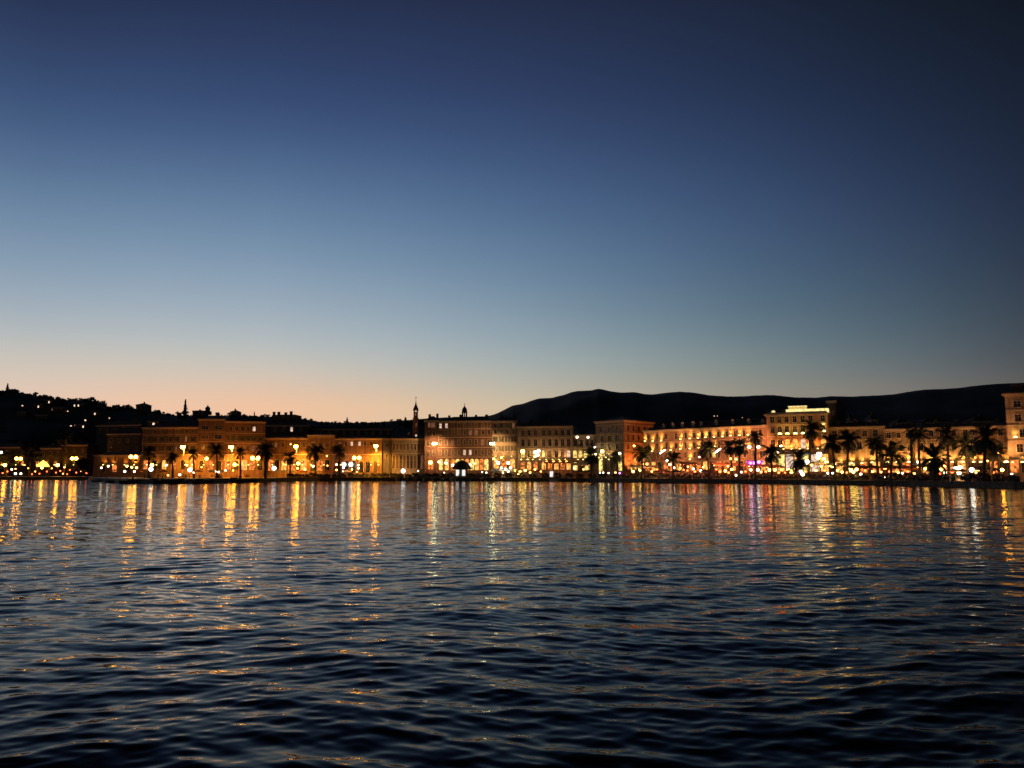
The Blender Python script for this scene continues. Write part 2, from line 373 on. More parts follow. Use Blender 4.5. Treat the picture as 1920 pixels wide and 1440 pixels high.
def terrain(name, sky_pts, x0, x1, step, Dridge, Dfront, mat, rough, seed, zbase=GZ):
    xs = np.arange(x0, x1+1, step); prof = [(t, v) for t, v in [(0,0),(.15,.10),(.35,.30),(.55,.55),(.75,.80),(.9,.95),(1,1)]]
    rows = list(np.linspace(0, 1, 26))+[1.04,1.1,1.2,1.35]
    V = []; Fc = []
    for r in rows:
        D = Dfront+(Dridge-Dfront)*r
        for x in xs:
            zr = Zat(interp(sky_pts, x), Dridge); X = Xat(x, D, 800)
            if r <= 1:
                h = zbase-2+(zr-zbase+2)*interp(prof, r)**1.35
                nz = mnoise.noise(Vector((X*rough+seed, D*rough, 0)))*1.0+.5*mnoise.noise(Vector((X*rough*2.7, D*rough*2.7+seed, 0)))+.3*mnoise.noise(Vector((X*rough*6, D*rough*6+seed, 0)))
                h += nz*(zr-zbase)*.16*math.sin(PI*min(1, r))*max(0, 1-r)**.6
            else: h = zbase+(zr-zbase)*(1-(r-1)*1.8)
            V.append((X, D, h))
    n = len(xs)
    for i in range(len(rows)-1):
        for j in range(n-1): Fc.append((i*n+j, i*n+j+1, (i+1)*n+j+1, (i+1)*n+j))
    me = bpy.data.meshes.new(name); me.from_pydata(V, [], Fc); me.materials.append(mat)
    me.polygons.foreach_set('use_smooth', [True]*len(me.polygons)); me.update()
    return tag(put(name, me), kind='structure')
MT = [(560,800),(700,792),(822,783),(860,782),(913,780),(925,777.5),(936,773),(948,767),(959,761),(980,757),(1000,750),(1011,747),(1035,746),(1057,740.5),(1070,736),(1083,733),(1110,732),(1117,730),(1123,728.6),(1132,730.5),(1141,732.4),(1164,736),(1176,735.8),(1188,735),(1200,737),(1210,739),(1226,739.5),(1240,737.5),(1260,735.5),(1278,734.2),(1302,736),(1333,741),(1360,743),(1383,743.5),(1420,741.5),(1450,740.5),(1475,743),(1493,745),(1533,745.5),(1557,743),(1603,743.5),(1625,742),(1649,741.5),(1680,739),(1706,734.5),(1736,730.5),(1765,729.5),(1797,728),(1820,725),(1836,723),(1860,720.5),(1889,719),(1920,718),(2000,714),(2200,722),(2600,740)]
def jag(pts, amp, step, seed):
    out = []
    x = pts[0][0]
    while x < pts[-1][0]:
        out.append((x, interp(pts, x)+amp*mnoise.noise(Vector((x*.09, seed, 0)))+amp*.6*mnoise.noise(Vector((x*.31, seed, 5))))); x += step
    return out
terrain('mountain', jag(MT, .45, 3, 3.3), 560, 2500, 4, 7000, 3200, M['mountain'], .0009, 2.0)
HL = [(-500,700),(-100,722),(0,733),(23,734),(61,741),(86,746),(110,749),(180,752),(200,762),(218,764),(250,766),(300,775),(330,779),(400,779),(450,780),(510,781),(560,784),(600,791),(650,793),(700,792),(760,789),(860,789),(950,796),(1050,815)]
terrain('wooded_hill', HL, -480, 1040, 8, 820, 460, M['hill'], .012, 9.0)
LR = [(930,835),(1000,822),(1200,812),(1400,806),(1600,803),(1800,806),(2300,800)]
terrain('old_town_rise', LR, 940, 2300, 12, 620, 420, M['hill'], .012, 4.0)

# ------------------------------------------------------------------ foliage
def leafball(mb, c, r, n, size, flat=1.0, mi=0, rs=random):
    for _ in range(n):
        d = Vector((rs.gauss(0,1), rs.gauss(0,1), rs.gauss(0,1))).normalized()
        p = Vector(c)+Vector((d.x*r, d.y*r, d.z*r*flat))*(rs.random()**.4)
        a = Vector((rs.gauss(0,1), rs.gauss(0,1), rs.gauss(0,1))).normalized(); bb = a.orthogonal().normalized()
        s = size*rs.uniform(.6, 1.3)
        mb.quad(p-a*s-bb*s*.5, p+a*s-bb*s*.5, p+a*s*.7+bb*s*.6, p-a*s*.8+bb*s*.5, mi)
def pine_mesh(seed, h=9, rad=3.4):
    rs = random.Random(seed); c = MB(); t = MB()
    t.tube([(0,0,-1),(.15,.1,h*.35),(0,0,h*.75)], [.35,.25,.12], 6)
    for k in range(5):
        a = rs.uniform(0, 2*PI); t.tube([(0,0,h*.4),(math.cos(a)*rad*.5, math.sin(a)*rad*.5, h*.65)], [.12,.05], 5)
    for k in range(9):
        a = rs.uniform(0, 2*PI); q = rs.uniform(.1, .75)*rad
        leafball(c, (math.cos(a)*q, math.sin(a)*q, h*rs.uniform(.5, .92)), rad*rs.uniform(.3,.55), 70, .42, .7, rs=rs)
    return c.mesh('crown', M['leafdark']), t.mesh('trunk', M['trunk'])
def cypress_mesh(seed, h=12, rad=1.3):
    rs = random.Random(seed); c = MB(); t = MB(); t.tube([(0,0,-1),(0,0,h*.5)], [.3,.15], 6)
    for k in range(16):
        z = h*(.08+.9*k/15); r = rad*math.sin(PI*min(1, (k+2.2)/17)**.8)*rs.uniform(.8, 1.1)+.12
        leafball(c, (0,0,z), r, 45, .35, 1.3, rs=rs)
    c.tube([(0,0,0),(0,0,h*.5),(0,0,h*1.02)], [rad*.6, rad*.6, .05], 7)
    return c.mesh('crown', M['leafdark']), t.mesh('trunk', M['trunk'])
PINES = [pine_mesh(s) for s in (1,2,3,4)]; CYPS = [cypress_mesh(s) for s in (5,6)]
def tree(meshes, name, px, ytop, D, hm, sc, label, group=None, zb=None, widen=1):
    zt = Zat(ytop, D); zbase = zt-hm*sc if zb is None else zb
    if zb is not None: sc = (zt-zb)/hm
    o = empty(name, (Xat(px, D, ytop), D, zbase), random.uniform(0, 6.28)); o.scale = (sc*widen, sc*widen, sc)
    put('crown', meshes[0], o); put('trunk', meshes[1], o)
    tag(o, label, 'tree', group); return o
tree(CYPS[0], 'cypress_tree', 14.6, 719, 800, 12, 1.05, 'tall cypress alone on the hill skyline at the far left', widen=1.3)
tree(CYPS[1], 'cypress_tree', 348, 749, 640, 12, 1.25, 'tall narrow cypress on the skyline above the block of shuttered windows', widen=1.1)
tree(CYPS[0], 'cypress_tree', 651, 782, 700, 12, .5, 'small cypress on the skyline behind the low lit wall', widen=1.5)
tree(CYPS[1], 'cypress_tree', 760, 782, 640, 12, .7, 'dark cypress just left of the church belfry', widen=1.5)
tree(CYPS[0], 'cypress_tree', 809, 781, 640, 12, .55, 'small cypress just right of the church belfry', widen=1.5)
tree(CYPS[1], 'cypress_tree', 477, 771, 780, 12, .5, 'thin cypress on the ridge above the wide pink block')
rs = random.Random(21)
x = -30
tn = {}
while x < 790:
    y = interp(HL, x)
    sz = rs.uniform(.6, 1.5)*(1 if x < 450 else .62)
    if not (255 < x < 275 or 361 < x < 398 or 505 < x < 560):
        o = tree(PINES[rs.randrange(4)], 'pine_tree', x, y-rs.uniform(1,8)*(1 if x < 450 else .6), rs.uniform(760, 815), 9, sz, None, 'pine trees along the hill skyline')
        queue_label(o, 'pine', x, 'skyline pine above %s, %s from the left')
    x += rs.uniform(6, 14)
for px, yt, D, zb in ((15,842,470,GZ),(58,832,465,GZ),(155,858,440,GZ),(750,786,600,None),(770,790,560,None),(792,786,560,None)):
    o = tree(PINES[int(px) % 4], 'pine_tree' if zb is None else 'shade_tree', px, yt, D, 9, .9, None, zb=zb)
    queue_label(o, 'shade', px, 'dark leafy tree beside %s, %s from the left', 'dark leafy tree standing beside %s')
# the wood on the slope reads as one mass
wd = MB(); rs = random.Random(5)
for k in range(1150):
    px = rs.uniform(-60, 800); t = rs.random(); D = 480+330*t
    z = GZ-2+(Zat(interp(HL, px), 820)-GZ+2)*t**1.3*.95
    if px > 500: z -= 2
    r = rs.uniform(1.5, 4.2); leafball(wd, (Xat(px, D, 800), D, z+r*.5), r, 26, .9, .8, rs=rs)
tag(wd.build('hillside_wood', M['leafdark']), 'dark mass of pine wood covering the slope of the left hill', 'wood', kind='stuff')

def palm_meshes(seed, r=4.0, nf=46, droop=1.0):
    rs = random.Random(seed); c = MB()
    for k in range(nf):
        a = k*2.39996+rs.uniform(-.2,.2); e = R(rs.uniform(-38, 80)) if k > 6 else R(rs.uniform(55, 88))
        Ln = r*rs.uniform(.85, 1.12); d = Vector((math.cos(a), math.sin(a), 0)); pts = []
        p = Vector((0,0,0)); ang = e
        n = 11
        for i in range(n+1):
            pts.append(p.copy()); p = p+(d*math.cos(ang)+Vector((0,0,1))*math.sin(ang))*(Ln/n); ang -= R(rs.uniform(5, 11))*droop*(.5+i/n)
        side = d.cross(Vector((0,0,1)))
        for i in range(n):
            t0 = pts[i]; t1 = pts[i+1]; up = (t1-t0).normalized().cross(side).normalized()
            c.quad(t0-side*.035, t1-side*.03, t1+side*.03, t0+side*.035)
            if i < 1: continue
            ll = .75*math.sin(PI*(i+.6)/(n+1))**.6+.12
            for q in (0, .5):
                b0 = t0.lerp(t1, q); fw = (t1-t0).normalized()
                for s in (-1, 1):
                    tip = b0+side*s*ll*rs.uniform(.8,1.1)+fw*ll*.55-up*rs.uniform(-.05,.35)*ll*-1
                    tip.z -= ll*.28
                    c.tri(b0-fw*.06, b0+fw*.14, tip)
    c.sphere((0,0,-.15), .45, 8, 5)
    return c.mesh('crown', M['leaf'])
PALMC = [palm_meshes(s, nf=nf, droop=dr) for s, nf, dr in ((31,46,1.0),(32,52,1.25),(33,40,.8),(34,48,1.1))]
def palm(px, y, wpx, D, lean=0, v=None):
    D = max(D, Q(px+lean)+3.5)
    base = Vector((Xat(px+lean, D, 885), D, GZ)); top = Vector((Xat(px, D, y), D, Zat(y, D)))
    o = empty('palm_tree', base, 0); h = top.z-GZ; r = wpx/2*D/F
    t = MB(); dx = top.x-base.x
    n = 9; pts = []; rad = []
    for i in range(n+1):
        s = i/n; pts.append((dx*s**1.4, .15*math.sin(s*3), h*s)); rad.append((.42-.14*s)*(1+.07*(i % 2)))
    rad[0] *= 1.3
    t.tube(pts, rad, 9); t.build('trunk', M['trunk'], o, True)
    c = put('crown', PALMC[(int(px) if v is None else v) % 4], o, (dx, .15*math.sin(3), h), random.uniform(0, 6.28)); k_ = r/3.5*random.uniform(.9,1.14); c.scale = (k_, k_, k_*random.uniform(.88,1.15)); c.rotation_euler.x = R(random.uniform(-9,9)); c.rotation_euler.y = R(random.uniform(-9,9))
    tag(o, None, 'palm tree', 'palm trees along the promenade')
    queue_label(o, 'palm', px, 'date palm in front of %s, %s from the left', 'single date palm in front of %s')
for a in ((1205,851,48,312,-1),(1262,862,34,318,0),(1327,842,42,292,2),(1368,838,38,300,6),(1388,836,38,290,-2),(1417,820,28,292,0),(1447,850,46,280,0),
          (1500,862,46,272,2),(1523,806,50,284,-7),(1560,830,52,268,7),(1591,826,50,266,-2),(1643,835,46,262,3),(1674,852,54,250,-4),(1722,816,40,258,3),(1708,812,24,262,2),
          (1752,860,56,226,1),(1776,816,48,254,4),(1812,836,50,240,2),(1848,822,58,226,-2),(1866,848,46,238,-8),(1108,854,36,352,2),(1157,856,30,350,2),
          (497,845,38,348,1),(544,858,30,372,0),(591,848,36,380,1),(635,848,30,385,2),(406,845,34,345,1),(362,852,26,352,2),(450,850,26,350,1),(279,848,28,340,0),(323,858,24,345,1),(122,822,30,470,-2)):
    palm(*a)

# ------------------------------------------------------------------ buildings
def wall_mesh(W, H, depth, rows, z0=0):
    """front wall with real openings in horizontal bands, plus plain sides and back; local x along the front, y into the house"""
    m = MB(); z = z0; rv = .28
    for zb, zt, ops, arch in sorted(rows, key=lambda r: r[0]):
        if zb > z+.01: m.quad((0,0,z),(W,0,z),(W,0,zb),(0,0,zb))
        u = 0
        for a, b in sorted(ops):
            m.quad((u,0,zb),(a,0,zb),(a,0,zt),(u,0,zt))
            m.quad((a,0,zb),(a,rv,zb),(a,rv,zt),(a,0,zt)); m.quad((b,rv,zb),(b,0,zb),(b,0,zt),(b,rv,zt))
            m.quad((a,rv,zt),(b,rv,zt),(b,0,zt),(a,0,zt)); m.quad((a,0,zb),(b,0,zb),(b,rv,zb),(a,rv,zb))
            if arch:
                r = (b-a)/2; c = (a+b)/2; n = 5; zc = zt-r
                for s, e in ((-1, a), (1, b)):
                    for k in range(n):
                        w0 = PI/2*k/n; w1 = PI/2*(k+1)/n
                        p0 = (c+s*r*math.cos(w0), 0.002, zc+r*math.sin(w0)); p1 = (c+s*r*math.cos(w1), 0.002, zc+r*math.sin(w1))
                        m.tri(p0, p1, (e, 0.002, zt))
            u = b
        m.quad((u,0,zb),(W,0,zb),(W,0,zt),(u,0,zt)); z = zt
    m.quad((0,0,z),(W,0,z),(W,0,H),(0,0,H))
    m.quad((0,depth,z0),(0,0,z0),(0,0,H),(0,depth,H)); m.quad((W,0,z0),(W,depth,z0),(W,depth,H),(W,0,H)); m.quad((W,depth,z0),(0,depth,z0),(0,depth,H),(W,depth,H))
    m.quad((0,0,H),(W,0,H),(W,depth,H),(0,depth,H))
    return m
WINC = {}; WR = random.Random(17)
def window_mesh(w, h, arch, style):
    key = (round(w,2), round(h,2), arch, style)
    if key in WINC: return WINC[key]
    m = MB(); t = .16 if style != 'plain' else .1; pr = -.07
    if not arch: m.box(-w/2-t, w/2+t, pr-.02, 0.02, h, h+t)
    else:
        n = 8; r = w/2; zc = h-r
        for k in range(n):
            a0, a1 = PI*k/n, PI*(k+1)/n
            f = lambda q, rr: (rr*math.cos(q), pr, zc+rr*math.sin(q))
            m.quad(f(a0,r), f(a1,r), f(a1,r+t), f(a0,r+t)); m.quad(f(a0,r+t), f(a1,r+t), (f(a1,r+t)[0],.02,f(a1,r+t)[2]), (f(a0,r+t)[0],.02,f(a0,r+t)[2]))
    hh = h if not arch else h-w/2
    m.box(-w/2-t, -w/2, pr, .02, 0, hh); m.box(w/2, w/2+t, pr, .02, 0, hh)
    if style != 'arcade':
        m.box(-w/2-t*1.4, w/2+t*1.4, pr-.12, .02, -.14, 0)
        m.box(-.035, .035, .15, .22, 0, h-.02); m.box(-w/2, w/2, .15, .215, h*.62, h*.62+.06)
    WINC[key] = m.mesh('window', M['trim'])
    p = MB(); p.quad((-w/2-.0,.24,0),(w/2,.24,0),(w/2,.24,h),(-w/2,.24,h)); WINC[key+('p',)] = p
    if style == 'shut':
        for s in (-1, 1):
            q = MB(); x0 = s*(w/2+.03); x1 = s*(w/2+.03+w*.48); q.box(min(x0,x1), max(x0,x1), -.13, -.075, 0, h)
            for i in range(6): q.box(min(x0,x1)+.05, max(x0,x1)-.05, -.15, -.13, h*(i+.3)/6, h*(i+.7)/6)
            WINC[key+('s', s)] = q.mesh('shutter', M['shutter'])
    return WINC[key]
PANES = {}
def pane_mesh(w, h, arch, style, mat):
    key = (round(w,2), round(h,2), arch, style, mat)
    if key not in PANES: PANES[key] = WINC[key[:4]+('p',)].mesh('pane', M[mat])
    return PANES[key]
def facade(root, A, B, eave, rows, mat, depth, lit, cornice=.45, courses=(), z0=GZ):
    A = Vector((A[0],A[1],0)); B = Vector((B[0],B[1],0)); W = (B-A).length; rz = math.atan2(B.y-A.y, B.x-A.x)
    off = Vector((A.x, A.y, z0))-root.location; H = eave-z0; Dm = (A.y+B.y)/2
    def u_of(px, y=850):
        k = Xat(px, 1.0, y); t = (k*A.y-A.x)/((B.x-A.x)-k*(B.y-A.y)); return t*W
    rr = []; wins = []
    for ri, r in enumerate(rows):
        zc = Zat(r['y'], Dm)-z0; h = r['h']; w_ = r['w']
        zb = max(.05, zc-h/2); zt = min(H-.15, zb+h); h = zt-zb
        xs = r['xs'] if isinstance(r['xs'], (list, tuple)) else None
        us = [u_of(x) for x in xs] if xs else [W*(i+.5)/r['xs'] for i in range(r['xs'])]
        us = [u for u in us if w_/2+.1 < u < W-w_/2-.1]
        last = -9; keep = []
        for u in sorted(us):
            if u-w_/2 > last+.15: keep.append(u); last = u+w_/2
        rr.append((zb, zt, [(u-w_/2, u+w_/2) for u in keep], r.get('arch', False)))
        for i, u in enumerate(keep): wins.append((ri, i, u, zb, w_, h, r))
    rr.sort(key=lambda t: t[0])
    for a, b in zip(rr, rr[1:]): assert a[1] <= b[0]+.001, ('rows overlap', root.name, a[:2], b[:2])
    wall_mesh(W, H, depth, rr).build('wall', M[mat], root, loc=off, rz=rz)
    cs, sn = math.cos(rz), math.sin(rz)
    loc = lambda u, y, z: off+Vector((u*cs-y*sn, u*sn+y*cs, z))
    for ri, i, u, zb, w_, h, r in wins:
        st = r.get('style', 'std'); ar = r.get('arch', False)
        o = put('window' if st != 'arcade' else 'archway', window_mesh(w_, h, ar, st), root, loc(u, 0, zb), rz)
        mt = lit.get((ri, i)) or r.get('lit') or WR.choice(['glassdark']*14+['closed']*4+['win_dimwarm'])
        if isinstance(mt, (list, tuple)): mt = mt[(i*7+ri*3) % len(mt)]
        put('pane', pane_mesh(w_, h, ar, st, mt), o)
        if st == 'shut':
            key = (round(w_,2), round(h,2), ar, st)
            for s in (-1, 1): put('shutter', WINC[key+('s', s)], o)
    if cornice:
        c = MB(); c.box(-cornice, W+cornice, -cornice, -.003, H-.55, H+.02); c.box(-cornice*.5, W+cornice*.5, -cornice*.5, -.004, H-.85, H-.551)
        c.build('cornice', M['trim'], root, loc=off, rz=rz)
    for y in courses:
        zc = Zat(y, Dm)-z0; c = MB(); c.box(0, W, -.16, -.003, zc-.14, zc+.14); c.build('string_course', M['trim'], root, loc=off, rz=rz)
    return dict(root=root, off=off, rz=rz, W=W, u=u_of, loc=loc, z0=z0, D=Dm, H=H)
def hip_roof(root, A, B, depth, eave, rise=2.6, chim=0, seed=0, over=.55):
    A = Vector((A[0],A[1],0)); B = Vector((B[0],B[1],0)); W = (B-A).length; rz = math.atan2(B.y-A.y, B.x-A.x)
    off = Vector((A.x, A.y, eave+.025))-root.location; m = MB(); o = over; i = min(depth, W)*.42
    a,b,c,d = (-o,-o,0),(W+o,-o,0),(W+o,depth+o,0),(-o,depth+o,0); e,f = (i,depth/2,rise),(W-i,depth/2,rise)
    m.quad(a,b,f,e); m.quad(c,d,e,f); m.tri(b,c,f); m.tri(d,a,e); m.quad(d,c,b,a)
    r = m.build('roof', M['roof'], root, loc=off, rz=rz)
    rs = random.Random(seed)
    for k in range(chim):
        u = W*(k+.5)/chim+rs.uniform(-1,1); y = rs.uniform(.25,.6)*depth; q = MB(); w_ = rs.uniform(.4,.7)
        q.box(u-w_,u+w_,y-.35,y+.35,rise*.4,rise+rs.uniform(.5,1.3)); q.box(u-w_-.1,u+w_+.1,y-.45,y+.45,rise+1.301,rise+1.45) if False else None
        q.build('chimney', M['dim'], r)
    return r
def building(name, label, xa, Da, xb, Db, ye, rows, mat, depth=14, rise=2.4, chim=2, lit={}, cornice=.45, courses=(), cat='building', roof=True, group=None):
    A = (Xat(xa, Da), Da); B = (Xat(xb, Db), Db)
    root = empty(name, ((A[0]+B[0])/2, (A[1]+B[1])/2, GZ)); eave = Zat(ye, (Da+Db)/2)
    f = facade(root, A, B, eave, rows, mat, depth, lit, cornice, courses)
    if roof: hip_roof(root, A, B, depth, eave, rise, chim, int(xa))
    tag(root, label, cat, group); f['eave'] = eave; f['A'] = A; f['B'] = B
    return f
def row(y, h, w, xs, **k): return dict(y=y, h=h, w=w, xs=xs, **k)

CUP = None
def uplight(f, px, y, energy=60, col=(1,.66,.16), size=.30, out=.38, down=False, cup='cup', cone=112):
    """a bowl lamp fixed to the wall, throwing its light up the stone"""
    root = f['root']; u = f['u'](px, y); z = Zat(y, f['D'])-f['z0']
    m = MB(); m.lathe([(.02,-size*.7),(size*.6,-size*.5),(size,0)], 10); m.box(-.05,.05,0,out,-.1,0)
    o = m.build('wall_lamp', M['metal'], root, loc=f['loc'](u, -out, z), rz=f['rz'])
    b = MB(); b.lathe([(.001,size*.75),(size*.6,size*.55),(size*.93,0.03)], 10); b.build('bulb', M[cup], o)
    ld = bpy.data.lights.new('uplight', 'SPOT'); ld.energy = energy; ld.color = col; ld.spot_size = R(cone); ld.spot_blend = 1; ld.shadow_soft_size = .12
    lo = bpy.data.objects.new('uplight', ld); COL.objects.link(lo); lo.parent = o; lo.location = (0, -.05, size*.8)
    lo.rotation_euler = (R(180)-R(14), 0, 0) if not down else (R(14), 0, 0)
    return o

WL = ['glassdark','glassdark','glassdark','win_dimwarm','glassdark']
# far left shore
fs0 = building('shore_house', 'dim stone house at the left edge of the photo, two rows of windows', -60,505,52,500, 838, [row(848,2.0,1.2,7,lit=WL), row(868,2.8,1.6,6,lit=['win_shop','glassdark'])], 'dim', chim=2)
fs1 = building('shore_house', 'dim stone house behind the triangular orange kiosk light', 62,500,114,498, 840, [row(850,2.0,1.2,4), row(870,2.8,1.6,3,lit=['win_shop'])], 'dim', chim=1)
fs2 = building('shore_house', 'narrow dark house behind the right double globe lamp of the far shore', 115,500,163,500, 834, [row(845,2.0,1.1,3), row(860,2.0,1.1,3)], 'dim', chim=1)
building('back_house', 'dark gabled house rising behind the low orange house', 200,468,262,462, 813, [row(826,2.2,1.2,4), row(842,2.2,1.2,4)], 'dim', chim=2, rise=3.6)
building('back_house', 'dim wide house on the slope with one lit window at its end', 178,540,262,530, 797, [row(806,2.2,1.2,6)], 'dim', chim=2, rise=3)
f4 = building('low_house', 'low orange-lit house with a row of small square windows', 176,432,263,428, 853, [row(861,2.0,1.2,[188,203,217,231,245,256]), row(878,3.6,2.6,[195,216,240],arch=True,style='arcade',lit=['win_shop','glassdark'])], 'ochre', chim=1, rise=1.6)
f2 = building('shuttered_block', 'pale four-storey block with green shutters, left end of the lit waterfront', 265,386,370,382, 801,
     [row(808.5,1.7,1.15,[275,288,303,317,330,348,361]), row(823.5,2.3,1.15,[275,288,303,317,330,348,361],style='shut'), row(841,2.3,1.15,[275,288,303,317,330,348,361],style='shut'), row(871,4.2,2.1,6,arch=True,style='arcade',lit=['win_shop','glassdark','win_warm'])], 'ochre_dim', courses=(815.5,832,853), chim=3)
f3 = building('tall_pink_block', 'tallest pink block of the left waterfront with wide dark balconies', 370.5,380,420,379, 785.5,
     [row(802,1.7,3.4,[383,395,408]), row(819,1.9,3.4,[383,395,408]), row(838,2.1,1.2,[380,390,400,410]), row(872,4.0,2.0,3,arch=True,style='arcade',lit=['win_shop','glassdark'])], 'pink_dim', courses=(810,828,853), chim=1, rise=1.8)
f4b = building('wide_pink_block', 'wide pink four-storey block beside the tall pink block', 420.5,379,496,384, 790,
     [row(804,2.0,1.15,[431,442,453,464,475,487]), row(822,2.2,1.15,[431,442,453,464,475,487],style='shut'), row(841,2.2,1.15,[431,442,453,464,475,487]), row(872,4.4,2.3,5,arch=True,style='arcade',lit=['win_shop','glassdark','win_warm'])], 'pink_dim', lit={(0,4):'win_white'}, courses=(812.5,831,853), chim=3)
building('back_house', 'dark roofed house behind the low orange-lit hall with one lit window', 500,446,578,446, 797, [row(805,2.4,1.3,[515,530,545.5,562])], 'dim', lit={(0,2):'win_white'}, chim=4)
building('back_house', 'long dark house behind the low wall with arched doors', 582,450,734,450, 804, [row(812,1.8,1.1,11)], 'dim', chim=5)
f5 = building('low_hall', 'low hall lit bright orange by a street lamp, palms before it', 498,400,576.5,400, 821,
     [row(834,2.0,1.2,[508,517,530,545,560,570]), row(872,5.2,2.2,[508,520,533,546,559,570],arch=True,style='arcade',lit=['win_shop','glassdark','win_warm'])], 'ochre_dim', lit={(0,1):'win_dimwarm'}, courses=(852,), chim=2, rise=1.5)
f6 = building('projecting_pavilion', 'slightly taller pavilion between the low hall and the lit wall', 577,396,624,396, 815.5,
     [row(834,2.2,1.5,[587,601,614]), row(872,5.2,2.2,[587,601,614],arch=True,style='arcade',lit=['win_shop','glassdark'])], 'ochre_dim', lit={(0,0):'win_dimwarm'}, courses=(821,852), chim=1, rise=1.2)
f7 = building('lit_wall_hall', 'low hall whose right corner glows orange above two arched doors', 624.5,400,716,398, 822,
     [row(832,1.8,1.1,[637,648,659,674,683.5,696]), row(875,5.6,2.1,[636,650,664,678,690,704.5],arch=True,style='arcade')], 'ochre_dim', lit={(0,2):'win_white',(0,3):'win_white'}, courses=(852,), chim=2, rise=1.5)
building('side_wing', 'shaded narrow wing next to the glowing corner', 716.8,400,734,404, 822, [row(835,2,1.1,[725]), row(855,2,1.1,[725])], 'grey', chim=0, rise=1.3)
f8 = building('pilastered_hall', 'dim grey hall with tall narrow windows left of the belfry', 735,402,795,402, 822,
     [row(838,2.8,.9,9), row(866,6.4,1.1,9,arch=True)], 'grey', courses=(850,), chim=1, rise=1.6)
f9a = building('corner_house', 'dark corner house between belfry and long brown block, three lit top windows', 796,398,821,398, 788,
     [row(797,2.2,.95,[804,809,813.5],lit='win_dimwarm'), row(813,2.2,1.1,[803,813]), row(832,2.2,1.1,[803,813]), row(850,2.2,1.1,[803,813]), row(873,3.6,2.2,[808],lit='win_shop',arch=True,style='arcade')], 'brown', chim=2)
XB = [825.4,836.7,849,860,871,881.7,892.5,905,916.5]
f9 = building('long_brown_block', 'long dark brown five-storey block with a lit arcade along its foot', 821.3,398,922.5,394, 789,
     [row(798,2.1,1.1,XB), row(811,2.2,1.1,XB), row(829.5,2.4,1.1,XB), row(848.5,2.4,1.1,XB), row(871,5.2,1.9,[827,838,849,858,867,876,885,894,903,912],arch=True,style='arcade',lit=['win_yellow','win_warm','win_shop'])],
     'brown', lit={(0,0):'win_white',(0,1):'win_white',(3,4):'win_white',(3,5):'win_white',(1,6):'win_dimwarm',(1,5):'win_dimwarm'}, courses=(804,820,839,857), chim=4)
f10 = building('narrow_grey_block', 'narrow grey five-storey block between the brown block and the arched palace', 923,388,968.5,386, 789,
     [row(798,2.0,1.1,4), row(809.5,2.0,1.1,4), row(824,2.3,1.1,4,style='shut'), row(841,2.3,1.1,4,style='shut'), row(869,4.4,2.2,3,arch=True,style='arcade',lit=['win_warm','win_shop'])], 'grey', courses=(803.5,816,832.5,853), chim=2)
XV = [980.5,992,1004,1019.5,1031,1043,1054.6,1066]
f11 = building('arched_palace', 'pale palace with pairs of arched windows, white light at its left foot', 970,384,1072.5,378, 799,
     [row(811.5,2.4,1.5,XV), row(830,3.2,1.5,XV,arch=True), row(851,3.0,1.5,XV,arch=True), row(873,3.6,1.9,XV,style='arcade',arch=True,lit=['win_warm','win_shop'])],
     'stone', lit={(2,0):'win_yellow',(2,3):'win_yellow',(2,7):'win_white',(2,6):'win_dimwarm'}, courses=(820,840.5,862), chim=3)
f12 = building('low_link_house', 'low house with two roof lamps joining the arched palace to the corner block', 1073.2,380,1116.5,378, 815,
     [row(830.5,2.8,1.5,[1079,1090,1101,1110],arch=True), row(851,3.4,1.5,[1078,1088,1098,1108],arch=True,lit='win_yellow'), row(874,3.6,2.0,4,arch=True,style='arcade',lit=['win_yellow','glassdark'])], 'stone', courses=(840,862), chim=1, rise=1.2)
# corner block with two faces
ca = (Xat(1117.5,362),362); cb = (Xat(1170,350),350); cc = (Xat(1226,366),366)
rt = empty('corner_block', (cb[0], cb[1], GZ)); ev = Zat(787.5, 350)
f13 = facade(rt, ca, cb, ev, [row(805,2.3,2.0,[1129,1143,1158]), row(822,2.3,2.0,[1129,1143,1158]), row(839,2.3,1.6,[1129,1143,1158]), row(866,7.4,2.4,[1126,1138,1150,1162],arch=True,style='arcade',lit=['win_yellow','glassdark','glassdark'])], 'grey', .5, {}, .7, (797,813.5,830.5,847))
f13b = facade(rt, cb, cc, ev, [row(804,2.3,1.6,[1178,1188,1198,1209,1219]), row(821,2.3,1.4,[1178,1188,1198,1209,1219]), row(838,2.3,1.4,[1178,1188,1198,1209,1219]), row(868,5.4,2.2,[1179,1191,1203,1215],arch=True,style='arcade',lit=['win_warm','win_shop'])], 'pink', .5, {}, .7, (797,813,830.5,850))
m = MB(); cdp = (ca[0]+(cc[0]-cb[0]), ca[1]+(cc[1]-cb[1])+10)
pts = [Vector((p[0]-cb[0], p[1]-cb[1], ev-GZ+.03)) for p in (ca, cb, cc, cdp)]
apex = sum(pts, Vector())/4+Vector((0,0,2.6)); ex = [p+(p-apex).normalized()*.9 for p in pts]
for e_ in ex: e_.z = ev-GZ+.03
for i in range(4): m.tri(ex[i], ex[(i+1)%4], apex)
m.quad(*ex[::-1]); m.build('roof', M['roof'], rt)
m = MB(); m.quad(*[Vector((p[0]-cb[0], p[1]-cb[1], 0)) for p in (cc, cdp)], *[Vector((p[0]-cb[0], p[1]-cb[1], ev-GZ)) for p in (cdp, cc)])
m.quad(*[Vector((p[0]-cb[0], p[1]-cb[1], 0)) for p in (cdp, ca)], *[Vector((p[0]-cb[0], p[1]-cb[1], ev-GZ)) for p in (ca, cdp)]); m.build('rear_wall', M['grey'], rt)
tag(rt, 'corner block with a grey left face and an orange-lit right face under a wide eave', 'building')

